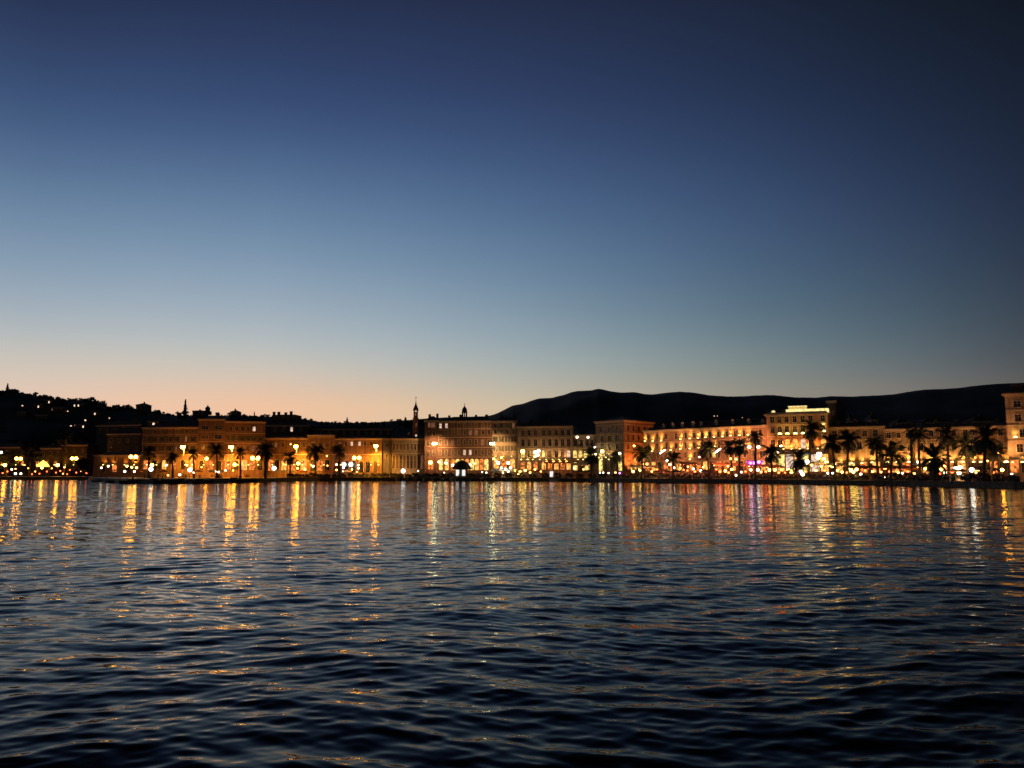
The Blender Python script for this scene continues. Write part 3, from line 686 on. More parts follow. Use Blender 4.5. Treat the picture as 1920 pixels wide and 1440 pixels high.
XW = [1217,1233,1250,1268,1286,1302.5,1317,1332,1348,1364,1380,1396,1412,1427]
f14 = building('uplit_palace_wing', 'long three-storey palace wing with rows of glowing wall uplights', 1208,345,1438,302, 802.5,
     [row(816,2.1,1.15,XW), row(835,2.3,1.15,XW), row(853,2.3,1.15,XW), row(874,3.4,2.0,18,style='arcade',lit=['win_warm','win_shop','win_shop','glassdark'])], 'pink', courses=(826,845,864), chim=0, rise=3.2, depth=16)
for i, (px, sz) in enumerate(((1238,1),(1256,1),(1273,1.1),(1293,1.2),(1308,1),(1337,1.1),(1368,1.1),(1398,1),(1424,1))):   # dormers on its roof
    u = f14['u'](px, 797); d = MB(); h = 1.6*sz
    d.box(-.8,.8,0,2.4,0,h); d.quad((-1,-.2,h),(0,-.2,h+.8),(0,2.6,h+.8),(-1,2.6,h)); d.quad((0,-.2,h+.8),(1,-.2,h),(1,2.6,h),(0,2.6,h+.8)); d.tri((-.8,-.003,h),(.8,-.003,h),(0,-.003,h+.64))
    o = d.build('dormer', M['grey'], rt if False else f14['root'], loc=f14['loc'](u, 2.2, f14['H']+.6), rz=f14['rz'])
    p = MB(); p.quad((-.45,-.01,.3),(.45,-.01,.3),(.45,-.01,h-.2),(-.45,-.01,h-.2)); p.build('pane', M['glassdark'], o)
for px, y in ((1210.5,824),(1225,824.5),(1241,824),(1277,822.5),(1294.6,822),(1310,821.5),(1324,821),(1340,820.5),(1356,820.5),(1371,819.5),(1388,819.5),(1404,819)): uplight(f14, px, y, 1700, (1,.62,.12), out=.5, size=.42, cone=88)
for px, y in ((1224,844.5),(1241,843.5),(1259,843),(1277,841.5),(1294.6,841),(1311,840),(1341,838.5),(1404,842)): uplight(f14, px, y, 1900, (1,.62,.12), out=.5, size=.42, cone=88)
uplight(f14, 1295, 861.5, 1900, (1,.62,.12), out=.5, size=.42, cone=88)

XH = [1450,1463.5,1477,1492,1507,1522,1545]
f15 = building('grand_hotel', 'tallest lit hotel on the waterfront with a glowing yellow roof band', 1439,301,1553,291, 775,
     [row(786,2.2,1.4,XH), row(805,2.5,1.4,XH,arch=True), row(832,3.4,1.6,XH,arch=True,lit=['win_warm','glassdark','win_white','win_warm']), row(868,6.0,2.6,[1448,1464,1480,1496,1512,1528,1545],style='arcade',lit=['win_warm','win_yellow','win_white'])], 'ochre', courses=(795.5,818,846), chim=0, roof=False, lit={(2,0):'glassdark'}, cornice=.7)
rt15 = f15['root']; H15 = f15['H']
def on(f, name, u0, u1, y0, y1, z0, z1, mat):
    m = MB(); m.box(0, u1-u0, y0, y1, z0, z1); return m.build(name, M[mat], f['root'], loc=f['loc'](u0, 0, 0), rz=f['rz'])
U = f15['u']
on(f15, 'parapet', 0, f15['W'], 0, .35, H15+.021, H15+.55, 'trim')
on(f15, 'roof_band', U(1473,770), U(1553,770)-.2, .5, 3.2, H15+.021, H15+1.5, 'sign_y')
on(f15, 'roof_box', U(1477,765), U(1510,765), 1.2, 3.0, H15+1.51, H15+2.5, 'sign_y2')
on(f15, 'roof_box_cap', U(1476.3,765), U(1510.7,765), 1.0, 3.2, H15+2.51, H15+2.72, 'sign_y')
rl = MB(); Wl = U(1473,770)
for i in range(16): rl.box(Wl*i/15-.04, Wl*i/15+.04, .05, .12, H15+.55, H15+1.5)
rl.box(0, Wl, .04, .13, H15+1.5, H15+1.6); rl.build('railing', M['metal'], rt15, loc=f15['off'], rz=f15['rz'])
def lampball(name, f, px, y, r, mat, out=.6, parent=True):
    m = MB(); m.sphere((0,0,0), r, 10, 7); m.box(-.04,.04,0,out,-.05,.05)
    return m.build(name, M[mat], f['root'], True, loc=f['loc'](f['u'](px, y), -out, Zat(y, f['D'])-f['z0']), rz=f['rz'])
lampball('roof_lamp', f15, 1449, 771.5, .75, 'sign_y', -1.0)
for px in (1464, 1478, 1493, 1507, 1546):       # balconies carrying a bright bowl each
    u = U(px, 814); z = Zat(816.5, f15['D'])-GZ; bm_ = MB(); bm_.box(-1.3,1.3,-1.0,-.003,0,.18)
    for i in range(9): bm_.box(-1.25+i*.3,-1.2+i*.3,-.98,-.93,.18,1.0)
    bm_.box(-1.3,1.3,-1.0,-.92,1.0,1.07); bm_.build('balcony', M['trim'], rt15, loc=f15['loc'](u,0,z), rz=f15['rz'])
    uplight(f15, px, 814 if px < 1540 else 811, 500, (1,.58,.12), .75, 1.6)
for px in (1456,1470,1485,1500,1515,1534): uplight(f15, px, 842, 2000, (1,.36,.05), .3, .8)
uplight(f15, 1545, 797, 60, (1,.7,.25), .35, .6)
building('stair_tower', 'plain dark tower rising behind the right end of the hotel', 1555,306,1571,304, 751.5, [row(775,1.2,.8,[1563]), row(787,1.2,.8,[1563])], 'dim', chim=0, rise=.8, depth=10)
f16 = building('palace_wall_house', 'orange-lit palace wall section with two framed windows, right of the hotel', 1555,294,1660,285, 800,
     [row(813,2.2,1.5,[1566,1585,1623,1643]), row(836,2.6,1.5,[1566,1590,1612,1635,1650],arch=True), row(876,3.6,2.4,9,style='arcade',lit=['win_warm','win_yellow','win_shop'])], 'old', courses=(825,), chim=3, rise=2.0)
f17 = building('palace_wall_house', 'lower rough stone palace wall section with few windows', 1660.6,285,1715,281, 804,
     [row(816,1.8,1.2,[1668,1686,1704]), row(840,2.2,1.2,[1672,1690,1706]), row(876,3.4,2.4,5,style='arcade',lit=['win_warm','win_shop'])], 'old', courses=(), chim=2, rise=1.6)
f18 = building('palace_wall_house', 'broad palace wall section behind the cluster of tall palms', 1715.6,280,1832,270, 801,
     [row(812,1.9,1.3,[1728,1748,1768,1790,1812,1825]), row(836,2.4,1.3,[1728,1748,1768,1790,1812,1825],arch=True), row(875,3.8,2.4,10,style='arcade',lit=['win_warm','win_yellow','win_shop'])], 'old', courses=(824,), chim=4, rise=1.8)
f19 = building('palace_wall_house', 'dim palace wall section left of the tall corner tower', 1832.6,269,1892,263, 798.5,
     [row(812,1.9,1.3,[1843,1860,1878]), row(838,2.2,1.3,[1843,1860,1878]), row(876,3.6,2.0,[1843,1862,1880],style='arcade',lit=['glassdark','win_shop'])], 'old', courses=(), chim=1, rise=1.6)
f20 = building('corner_tower', 'tall orange stone tower with a heavy cornice cut by the right edge', 1890.5,258,1975,252, 736.5,
     [row(757,2.0,1.9,[1913,1935,1958]), row(783,2.2,1.6,[1913,1935,1958]), row(812,2.4,1.6,[1920,1945]), row(840,2.4,1.6,[1913,1935,1958]), row(874,3.8,2.2,4,style='arcade',lit=['win_shop','glassdark'])], 'stone', courses=(768,797,826,856), chim=0, rise=1.8, cornice=.9)
on(f20, 'roof_pavilion', 1.6, f20['W']-2, 2.5, 9, f20['H']+.6, f20['H']+2.9, 'dim')
for px, y, e, sz in ((1578,870,260,.45),(1598,869.5,260,.45),(1617,869,260,.45),(1636,868,260,.5)): uplight(f16, px, y, e*11, (1,.56,.12), sz, 1.0)
for px in (1664,1682,1704): uplight(f17, px, 867, 3600, (1,.56,.13), .55, .9)
for px in (1722,1744,1765,1786,1806,1826): uplight(f18, px, 867, 3600, (1,.56,.13), .5, .9)
uplight(f19, 1840, 867, 1400, (1,.46,.07), .5, .9); uplight(f19, 1888.5, 867.5, 1300, (1,.5,.07), .8, 1.1)
uplight(f20, 1899, 867, 11000, (1,.44,.13), .35, 3.2); uplight(f20, 1904, 820, 700, (1,.55,.10), .6, .8); uplight(f20, 1917, 867, 300, (1,.6,.15), .5, .9)  # the first of these is an added flood that brightens the tower
for px in (1125,1138,1152): uplight(f13, px, 858, 150, (.85,1,.35), .35, .7)
for px in (1176,1190,1204,1217): uplight(f13b, px, 880, 9000, (1,.28,.03), .35, 2.2)
for px in (978,990): uplight(f11, px, 862, 700, (1,.75,.2), .4, .8)
for px in (1000,1013,1025,1037,1049,1061): uplight(f11, px, 862, 1500, (1,.56,.18), .3, 1.3)  # added lamps along the base, put in to brighten the palace front
for px in (1084,1094,1105): uplight(f12, px, 862, 900, (1,.62,.2), .3, 1.1)  # added likewise to lift the link house wall
for px in (930,945,960): uplight(f10, px, 856, 1300, (1,.46,.13), .3, 1.3)  # extra lamps added to lighten the grey block
for px in (1133,1146,1160): uplight(f13, px, 862, 1800, (1,.72,.28), .3, 1.6)  # added fill for the grey face of the corner block
for px in (840,858,876,894,912): uplight(f9, px, 870, 160, (1,.55,.15), .25, .8)
for f_, lst in ((fs0,(5,18,32,46)),(fs1,(72,88,104)),(fs2,(124,140,155)),(f4,(196,214,236,254)),(f2,(278,296,316,350,363)),(f3,(384,402)),(f4b,(428,446,466,484)),(f5,(512,537,552,568)),(f6,(584,608)),(f7,(640,658,697,711))):
    for px in lst: uplight(f_, px, 872, 3600 if px in (254,350,363,428,446,552,568,697,711) else 900, (1,.38,.03), .35, 1.2)  # lamps added at the wall foot to brighten the left facades
# small houses and belfries on the old town roofs
for px, yt, wpx, D, lab in ((1605,786,12,345,'small dim gabled house above the palace wall, left of a pair'),(1643,783,13,340,'small dim belfry-like house above the palace wall, right of a pair'),(1700,789,30,360,'low dark roof house above the rough palace wall'),(1760,788,50,350,'long dark roof house above the palm cluster'),(1850,786,44,350,'dark roof house above the dim palace wall section')):
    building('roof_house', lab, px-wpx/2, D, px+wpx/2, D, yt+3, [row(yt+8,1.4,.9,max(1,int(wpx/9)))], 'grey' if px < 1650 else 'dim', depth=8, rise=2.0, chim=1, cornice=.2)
# skyline houses on the left hill
def hill_D(px, y):
    prof = [(0,0),(.15,.10),(.35,.30),(.55,.55),(.75,.80),(.9,.95),(1,1)]; zr = Zat(interp(HL, px), 820)
    for k in range(101):
        r = k/100; D = 460+360*r
        if GZ-2+(zr-GZ+2)*interp(prof, r)**1.35 > Zat(y, D): return D
    return 820
def hill_house(px, yt, wpx, hpx, D, lab, litc=(), rise=1.6, nwin=3, mat='dim'):
    A = (Xat(px-wpx/2, D, yt), D); B = (Xat(px+wpx/2, D, yt), D); z0 = Zat(yt+hpx+6, D); ev = Zat(yt, D)
    r = empty('hillside_house', ((A[0]+B[0])/2, D, z0))
    facade(r, A, B, ev, [row(yt+hpx*.5,1.7,1.2,nwin)], mat, 9, {(0, i): 'win_hill' for i in litc}, .25, (), z0)
    hip_roof(r, A, B, 9, ev, rise, 1, int(px)); tag(r, lab, 'house', 'houses on the left hill')
hill_house(265,759,20,12,640,'dark hipped house on the skyline above the low orange house')
hill_house(372,770,22,10,640,'dark flat-topped house right of the tall skyline cypress',rise=.6)
hill_house(439,772,14,8,680,'small dark house on the ridge above the wide pink block')
hill_house(535,779,50,8,640,'long dark skyline house with four chimneys',nwin=6,rise=1)
for px, hh in ((514,773),(523,773),(536,774),(546,772)):
    D = 638; m = MB(); z = Zat(hh, D); m.box(-.95,.95,-.6,.6,0,z-Zat(780,D)); m.box(-1.15,1.15,-.8,.8,z-Zat(780,D),z-Zat(780,D)+.3)
    o = m.build('chimney_stack', M['dim'], None, loc=(Xat(px,D,hh),D,Zat(780,D))); queue_label(o, 'stack', px, 'skyline chimney stack above %s, %s from the left'); tag(o, cat='chimney')
for px, yt, wpx, hpx, lit, lab in ((72,758,16,9,(1,),'hillside house with one bright window, upper left of the hill'),(92,750,14,8,(1,),'highest lit hillside house just under the left ridge'),(106,764,24,8,(),'hillside house below the ridge with three faint lights'),(147,757,22,7,(0,1),'hillside house with a short row of pale windows'),
      (78,778,22,9,(),'pinkish hillside house in the dark wood with no light'),(40,772,18,10,(),'dim hillside house near the left edge'),(125,812,22,10,(),'greenish dim house above the far-left shore'),(150,796,18,8,(2,),'hillside house with one bright window at its right end'),(178,772,14,8,(1,),'hillside house with a single small light right of the ridge row'),(218,798,18,8,(1,),'hillside house with a bright tall window above the dark gabled house'),(288,790,22,8,(1,),'house with a bright light over the shuttered block')):
    D = hill_D(px, yt+hpx)-10
    if px == 288: D = 470
    hill_house(px, yt, wpx, hpx, D, lab, lit)
for i, (px, y) in enumerate(((42,761),(44,772),(63,790),(98,769),(113,769),(127,771),(133,799),(141,797),(176,776),(5,826),(24,800),(84,806),(160,788),(205,784),(238,792),(300,790),(320,796))):
    D = hill_D(px, y)-9; o = empty('hillside_lamp', (Xat(px,D,y), D, Zat(y,D)-5)); m = MB(); m.tube([(0,0,-2),(0,0,4.8)],[.1,.06],6); m.build('pole', M['metal'], o); m = MB(); m.sphere((0,0,5),.5 if i % 3 else .7,8,6); m.build('bulb', M['farlamp'], o)
    tag(o, None, 'lamp', 'small lamps scattered on the left hill'); queue_label(o, 'hlamp', px, 'faint hillside lamp above %s, %s from the left', 'single faint hillside lamp above %s')
# domed chapel on the left skyline
D = 640; zb = Zat(778,D); o = empty('domed_chapel', (Xat(389.6,D,765), D, zb))
m = MB(); m.lathe([(3.2,0),(3.2,Zat(772,D)-zb)],8); m.lathe([(1.9,Zat(772,D)-zb),(1.9,Zat(767,D)-zb)],8); m.build('wall', M['dim'], o)
m = MB(); z1 = Zat(767,D)-zb; m.lathe([(3.3,Zat(772,D)-zb),(1.95,Zat(772,D)-zb+.5)],8); m.lathe([(2.0,z1),(1.8,z1+.9),(1.2,z1+1.7),(.5,z1+2.1),(.35,z1+2.8),(.02,z1+3.4)],10); m.build('dome', M['roof'], o); tag(o, 'small domed chapel silhouetted on the left ridge right of the cypress', 'chapel')

# church belfry with spire
D = 408; px = 779; cx = Xat(px,D,820); o = empty('church_belfry', (cx, D, GZ)); hw = 4.6*D/F
zs = lambda y: Zat(y,D)-GZ
m = MB(); m.box(-hw,hw,-hw,hw,0,zs(784)); m.box(-hw*.82,hw*.82,-hw*.82,hw*.82,zs(784),zs(769.5)-1.2)
m.build('shaft', M['pink'], o)
m = MB()
for y in (850,830,810,784): m.box(-hw-.18,hw+.18,-hw-.18,hw+.18,zs(y)-.15,zs(y)+.15)
for sx in (-1,1):
    for sy in (-1,1): m.box(sx*hw*.62-.25,sx*hw*.62+.25,sy*hw*.62-.25,sy*hw*.62+.25,zs(769.5)-1.2,zs(769.5))
m.box(-hw*1.12,hw*1.12,-hw*1.12,hw*1.12,zs(769.5),zs(769.5)+.35); m.build('stringcourse', M['trim'], o)
m = MB(); z = zs(768.2); m.lathe([(hw*1.1,z),(hw*1.0,z+.6),(hw*.55,z+1.8),(hw*.34,z+2.6),(hw*.22,zs(756)),(.04,zs(750))],8); m.build('spire', M['roof'], o)
m = MB(); z = zs(750); m.box(-.07,.07,-.07,.07,z-.3,z+1.9); m.box(-.5,.5,-.07,.07,z+1.0,z+1.16); m.build('cross', M['metal'], o)
for y in (776,797,818,829):
    m = MB(); m.box(-.55,.55,-.06,0,0,1.9); q = m.build('window', M['trim'], o, loc=(.45 if y > 780 else 0,-hw-.0,zs(y)-1)); p = MB(); p.quad((-.4,-.075,.15),(.4,-.075,.15),(.4,-.075,1.75),(-.4,-.075,1.75)); p.build('pane', M['win_white' if y > 810 else 'win_dimwarm'], q)
tag(o, 'slender stone church belfry with a pointed spire and cross', 'bell tower')
# round domed belfry over the brown block
D = 470; o = empty('domed_belfry', (Xat(871,D,775), D, GZ)); zs = lambda y: Zat(y,D)-GZ; rr = 5*D/F
m = MB(); m.lathe([(rr*1.05,0),(rr*1.05,zs(783))],8)
m.build('drum', M['grey'], o)
m = MB()
for k in range(8): a = 2*PI*k/8; m.tube([(rr*.85*math.cos(a),rr*.85*math.sin(a),zs(783)),(rr*.85*math.cos(a),rr*.85*math.sin(a),zs(774))],[.24,.24],6)
m.build('colonnade', M['dim'], o)
m = MB(); z = zs(774); m.lathe([(.01,zs(783)+.02),(rr*.95,zs(783)+.02)],8); m.lathe([(rr*1.12,z),(rr*1.12,z+.35),(rr*1.0,z+.4),(rr*.97,z+1.3),(rr*.8,z+2.3),(rr*.45,z+3.1),(.25,z+3.6),(.12,z+4.4)],12); m.lathe([(.01,z),(rr*1.12,z)],12); m.build('dome', M['roof'], o)
m = MB(); z = zs(761); m.box(-.07,.07,-.07,.07,z-1,z+1.7); m.box(-.45,.45,-.07,.07,z+.8,z+.95); m.build('cross', M['metal'], o)
tag(o, 'open round belfry with a dome and cross over the long brown block', 'bell tower')

# ------------------------------------------------------------------ street lamps
def glow(o, loc, e, col, size=160, aim=(0,.6,-1)):  # supplementary spot set by a lamp to brighten the wall behind
    ld = bpy.data.lights.new('lamp_fill', 'SPOT'); ld.energy = e; ld.color = col; ld.spot_size = R(size); ld.spot_blend = .35; ld.shadow_soft_size = .25
    lo = bpy.data.objects.new('lamp_fill', ld); COL.objects.link(lo); lo.parent = o; lo.location = loc
    lo.rotation_euler = Vector(aim).to_track_quat('-Z', 'Y').to_euler()
def lamp_thing(px, y, D, kind):
    D = max(D, Q(px)+2.5)
    x = Xat(px, D, y); z = Zat(y, D); h = z-GZ; o = empty('street_lamp', (x, D, GZ))
    g = None
    if kind == 'tall':
        m = MB(); m.tube([(0,0,0),(0,0,.9),(0,0,1),(0,0,h+.8)],[.16,.14,.09,.06],8); m.build('pole', M['metal'], o, True)
        m = MB(); m.tube([(0,0,h+.7),(0,-.7,h+.95),(0,-1.2,h+.7)],[.05,.05,.04],6); m.build('arm', M['metal'], o)
        m = MB(); m.sphere((0,-1.2,h), .95, 12, 8); m.build('globe', M['sodium'], o, True)
        m = MB(); m.lathe([(.02,h+1.3),(.7,h+1.0),(1.02,h+.5)],12,0,-1.2); m.build('lamp_shade', M['metal'], o); glow(o, (0,0,h-1.3), 38000, (1,.44,.04), 104, (0,1.0,-1.35))
        q = ('tall', 'tall street lamp with one sodium globe before %s, %s from the left', 'tall street lamp with one sodium globe before %s')
    elif kind == 'twin':
        m = MB(); m.tube([(0,0,0),(0,0,.8),(0,0,h+.1)],[.14,.09,.06],8); m.build('pole', M['metal'], o, True)
        m = MB(); m.tube([(-1.1,0,h-.3),(-.6,0,h-.55),(0,0,h-.6),(.6,0,h-.55),(1.1,0,h-.3)],[.04]*5,6); m.build('arm', M['metal'], o)
        for s in (-1,1): m = MB(); m.sphere((s*1.15,0,h+.1), .8, 12, 8); m.build('globe', M['sodium_soft'], o, True)
        glow(o, (0,.3,h-.9), 1800, (1,.30,.03), 150, (0,1,-.8))
        q = ('twin', 'twin orange globe lamp before %s, %s from the left', 'street lamp with two round orange globes before %s')
    elif kind == 'single':
        m = MB(); m.tube([(0,0,0),(0,0,.8),(0,0,h-.4)],[.13,.08,.06],8); m.build('pole', M['metal'], o, True)
        m = MB(); m.sphere((0,0,h), .0018*D, 12, 8); m.build('globe', M['sodium_soft'], o, True)
        glow(o, (0,.3,h-.9), 900, (1,.28,.02), 150, (0,1,-.8))
        q = ('single', 'short post lamp with one orange globe before %s, %s from the left', 'short post lamp with one orange globe before %s')
    elif kind == 'white':
        m = MB(); m.tube([(0,0,0),(0,0,.8),(0,0,h-.4)],[.12,.08,.05],8); m.build('pole', M['metal'], o, True)
        m = MB(); m.sphere((0,0,h), .0026*D, 12, 8); m.build('globe', M['tubelamp' if px > 1400 else 'coollamp'], o, True)
        if px > 1400: glow(o, (0,.5,h-1.1), 9000, (1,.46,.15), 160, (0,1,.2))  # warm facade fill added here; the globe itself is white
        q = ('white', 'post lamp with a large white globe before %s, %s from the left', 'post lamp with a large white globe before %s')
    elif kind == 'flood':
        m = MB(); m.tube([(0,0,0),(0,0,1),(0,0,h+.6)],[.2,.16,.1],8); m.build('pole', M['metal'], o, True)
        m = MB(); m.box(-1.0,1.0,-.1,.1,h+.55,h+.75); m.build('arm', M['metal'], o)
        for s in (-.55,.55): m = MB(); m.box(s-.5,s+.5,-.35,.0,h-.45,h+.5); q_ = m.build('lamp_head', M['metal'], o); m = MB(); m.box(s-.45,s+.45,-.62,-.355,h-.4,h+.45); m.build('lens', M['greenlamp'], q_)
        glow(o, (0,.5,h-.9), 8000, (1,.58,.2), 150, (0,1,-.5))  # added cream fill for the facade, apart from the green lenses
        q = ('flood', 'tall pale green floodlight before %s, %s from the left', 'tall mast with a pale green floodlight before %s')
    elif kind == 'slant':
        m = MB(); m.tube([(0,0,0),(0,0,1),(0,0,h)],[.12,.09,.06],8); m.build('pole', M['metal'], o, True)
        m = MB(); m.tube([(-1.0,0,h-.75),(1.0,0,h+.75)],[.16,.16],8); m.build('tube_light', M['tubelamp'], o, True)
        m = MB(); m.tube([(-1.2,0,h-.72),(1.0,0,h+.97)],[.05,.05],6); m.build('bracket', M['metal'], o)
        glow(o, (0,.5,h-.9), 9000, (1,.46,.15), 150, (0,1,.12))  # orange spot added to warm the facade, not the tube's own light
        q = ('slant', 'slanted white tube light on a pole before %s, %s from the left', 'slanted white tube light on a pole before %s')
    elif kind == 'box2':
        m = MB(); m.tube([(0,0,0),(0,0,1),(0,0,h)],[.12,.09,.06],8); m.build('pole', M['metal'], o, True)
        m = MB(); m.box(-1.6,1.6,-.05,.05,h-.05,h+.05); m.build('arm', M['metal'], o)
        for s in (-1.6,1.6): m = MB(); m.box(s-.42,s+.42,-.3,.3,h-.4,h+.35); m.build('lamp_head', M['whitelamp'], o)
        glow(o, (0,.6,h-.9), 9000, (1,.42,.15), 150, (0,1,.1))  # added warm fill towards the facade beside the white lamp heads
        q = ('box2', 'mast with two square white lamps before %s, %s from the left', 'mast with two square white lamps before %s')
    tag(o, None, 'street lamp', 'street lamps on the promenade'); queue_label(o, q[0], px, q[1], q[2]); return o
for a in ((345,838,372,'tall'),(435,838,370,'tall'),(556,837,390,'tall'),(705.5,836,389,'tall'),
          (35,860,462,'twin'),(139,860,462,'twin'),(478.5,859.5,360,'twin'),(669,859,392,'twin'),(387.5,860,360,'single'),(108,872,465,'single'),
          (9,872,465,'single'),(250,857,400,'twin'),(285,872,345,'single'),(440,871,355,'single'),(559,869,385,'single'),
          (283,880,320,'white'),(356,881,330,'white'),(597,881,402,'white'),(514,878,370,'white'),(658,871,396,'white'),(756,883,398,'white'),(645,871,396,'white'),
          (815,832,392,'flood'),(923,832,380,'flood'),(1242,847,318,'slant'),(1346,845,298,'slant'),(1413.5,838,296,'box2'),(1822,881,232,'white'),(1513,866,275,'white'),(1879,881,225,'single')):
    lamp_thing(*a)

BULB = {}
def bulb(px, y, D, r, mat, word, hang=True):
    D = max(D, Q(px)+1.5)
    key = (round(r,2), mat)
    if key not in BULB:
        m = MB(); m.sphere((0,0,0), r, 8, 6); BULB[key] = (m.mesh('bulb', M[mat], True))
        m = MB(); m.tube([(0,0,r*.8),(0,0,r+.5)],[.03,.03],5); m.lathe([(r*.9,r*.75),(.05,r*1.3)],8); BULB[key+('c',)] = m.mesh('fitting', M['metal'])
    o = empty('cafe_lamp', (Xat(px,D,y), D, max(GZ+r, Zat(y,D)))); put('bulb', BULB[key], o); put('fitting', BULB[key+('c',)], o)
    if o.location.z > GZ+1.2:
        m = MB(); hz = o.location.z-GZ; m.tube([(.0,r*1.05,-hz),(0,r*1.05,r+.45),(0,0,r+.5)],[.06,.04,.03],6); m.build('post', M['metal'], o)
    tag(o, None, 'lamp', 'small lamps of the promenade cafes'); queue_label(o, 'bulb'+word, px, 'small '+word+' lamp before %s, %s from the left', 'single small '+word+' lamp before %s')
W_, O_, Y_, R_, C_ = 'whitelamp','warmlamp','yellowlamp','redlamp','coollamp'
words = {W_:'white', O_:'orange', Y_:'yellow', R_:'red', C_:'cool white', 'sodium_soft':'deep orange', 'purplelamp':'purple', 'greenlamp':'green'}
BL = [(2,848,.7,W_,465),(22,880,.5,W_,465),(29,879,.35,O_,465),(29,888,.6,W_,470),(39,888,.55,W_,470),(121,876,.4,O_,465),(105,886,.3,R_,462),(88,884,.3,R_,462),(126,889,.3,R_,462),(60,889,.3,R_,462),
 (190,877,.45,W_,400),(203,874,.5,W_,400),(238,874,.5,Y_,380),(247,876,.5,Y_,380),(256,877,.5,Y_,380),(234,884,.45,W_,330),(252,884,.4,W_,330),(244,857,.4,Y_,405),(312,872,.45,W_,350),(337,890,.4,W_,300),(315,891,.3,O_,300),(378,876,.3,O_,350),(363,886,.3,W_,340),
 (410,885,.35,W_,335),(437,882,.3,O_,345),(423,882,.35,W_,340),(405,884,.3,W_,345),(350,872,.4,'sodium_soft',374),(532,870,.4,O_,385),(558,878,.45,Y_,388),(572,880,.4,Y_,388),(587,874,.5,W_,388),(613,855,.35,O_,392),(631,871,.4,W_,390),(631,881,.4,O_,390),(644,877,.45,W_,390),(643,884,.35,W_,396),
 (660,880,.35,Y_,392),(672,872,.35,W_,392),(672,878,.4,W_,392),(669,885,.3,O_,397),(614,873,.3,O_,390),(545,833,.28,O_,396),
 (807,867,.95,O_,395),(823,866,.5,W_,392),(836,868,.55,W_,392),(849,872,.6,W_,390),(881,871,.55,W_,388),(889,869,.4,Y_,388),(784,883,.3,W_,396),(833,886,.25,W_,388),(904,885,.3,W_,378),(912,886,.3,W_,378),
 (934,868,.7,W_,378),(953,868,.7,W_,378),(926,860,.4,'sodium_soft',384),(940,858,.4,'sodium_soft',384),(930,864,.35,Y_,384),(980,846,.9,Y_,376),(1004,848,.8,W_,374),(1010,845,.75,C_,374),(1008,853,.7,W_,374),(1003,856,.5,Y_,374),
 (1025,866,.5,O_,372),(1038,866,.5,O_,372),(1050,866,.5,O_,372),(1062,866,.5,O_,372),(1082,819.5,.5,W_,375),(1102.5,820,.5,W_,375),(1115,838,.5,W_,360),(1117,852,.5,W_,358),(1129,846,.7,Y_,352),(1077,878,.3,W_,365),(1094,880,.35,O_,362),
 (1125,886,.3,W_,350),(1131,886,.3,W_,350),(1141,887,.3,W_,350),(1154,886,.35,O_,345),(1162,850,.5,W_,346),(1162,887,.4,'purplelamp',340),(1189,836,.4,Y_,342),(1199,866,.4,W_,335),(1205,870,.35,Y_,335),(1213,870,.4,O_,335),(1200,882,.4,Y_,335),(1187,884,.5,Y_,335),
 (1251,864,.45,W_,320),(1256,871,.45,W_,320),(1264,877,.35,W_,318),(1276,878,.3,O_,318),(1300,879,.4,W_,312),(1314,883,.5,W_,308),(1323,882,.4,W_,306),(1311,857,.3,W_,320),(1289,882,.3,R_,312),(1282,881,.3,R_,312),(1333,882,.3,R_,304),(1343,880,.3,R_,300),
 (1365,874,.3,Y_,300),(1372,880,.45,Y_,298),(1370,860,.35,O_,300),(1380,861,.4,O_,300),(1390,834.5,.3,W_,300),(1380,891,.35,W_,288),(1390,885,.35,W_,290),(1407,868,.5,'purplelamp',296),(1414,868,.5,'purplelamp',296),(1423,866,.45,C_,294),(1430,869,.3,R_,294),(1408,881,.4,W_,290),(1421,881,.5,W_,288),(1427,885,.35,O_,288),
 (1443,881,.6,O_,286),(1453,881,.5,O_,286),(1441,856,.4,W_,288),(1443,848,.35,W_,288),(1464,836,.45,W_,288),(1459,847,.4,W_,286),(1478,881,.55,Y_,282),(1484,884,.6,Y_,280),(1472,886,.3,R_,282),(1502,884,.6,C_,276),(1505,889,.6,W_,274),(1536,852,.9,W_,280),(1534,858,.7,Y_,280),
 (1545,860,.5,Y_,280),(1550,867,.6,Y_,280),(1522,872,.4,O_,276),(1540,874,.4,O_,274),(1560,874,.5,Y_,272),(1565,870,.4,Y_,272),(1552,887,.35,W_,268),(1561,887,.3,W_,268),(1579,885,.4,Y_,266),(1596,881,.5,Y_,264),(1606,880,.5,Y_,262),(1614,889,.4,W_,260),
 (1660,895,.25,W_,252),(1692,887,.3,W_,250),(1652,885,.3,O_,256),(1735,878,.5,Y_,258),(1745,876,.4,O_,258),(1765,880,.5,Y_,256),(1771,874,.45,O_,256),(1772,886,.5,W_,252),(1793,879,.75,W_,254),(1800,877,.7,W_,254),(1798,887,.6,W_,250),(1812,868,.3,Y_,258),(1823,851,.3,W_,262),(1722,866,.5,W_,262),
 (1852,864,.3,O_,258),(1872,849,.3,O_,258),(1897,889,.3,W_,225),(1771,789.5,.3,'farlamp',420),(1795,788.5,.35,'farlamp',420),(1821,787.5,.45,'farlamp',420),(1339,780,.3,'farlamp',500),(1345,780,.25,'farlamp',500),(1392,783,.2,'farlamp',500)]
words['farlamp'] = 'distant pale'
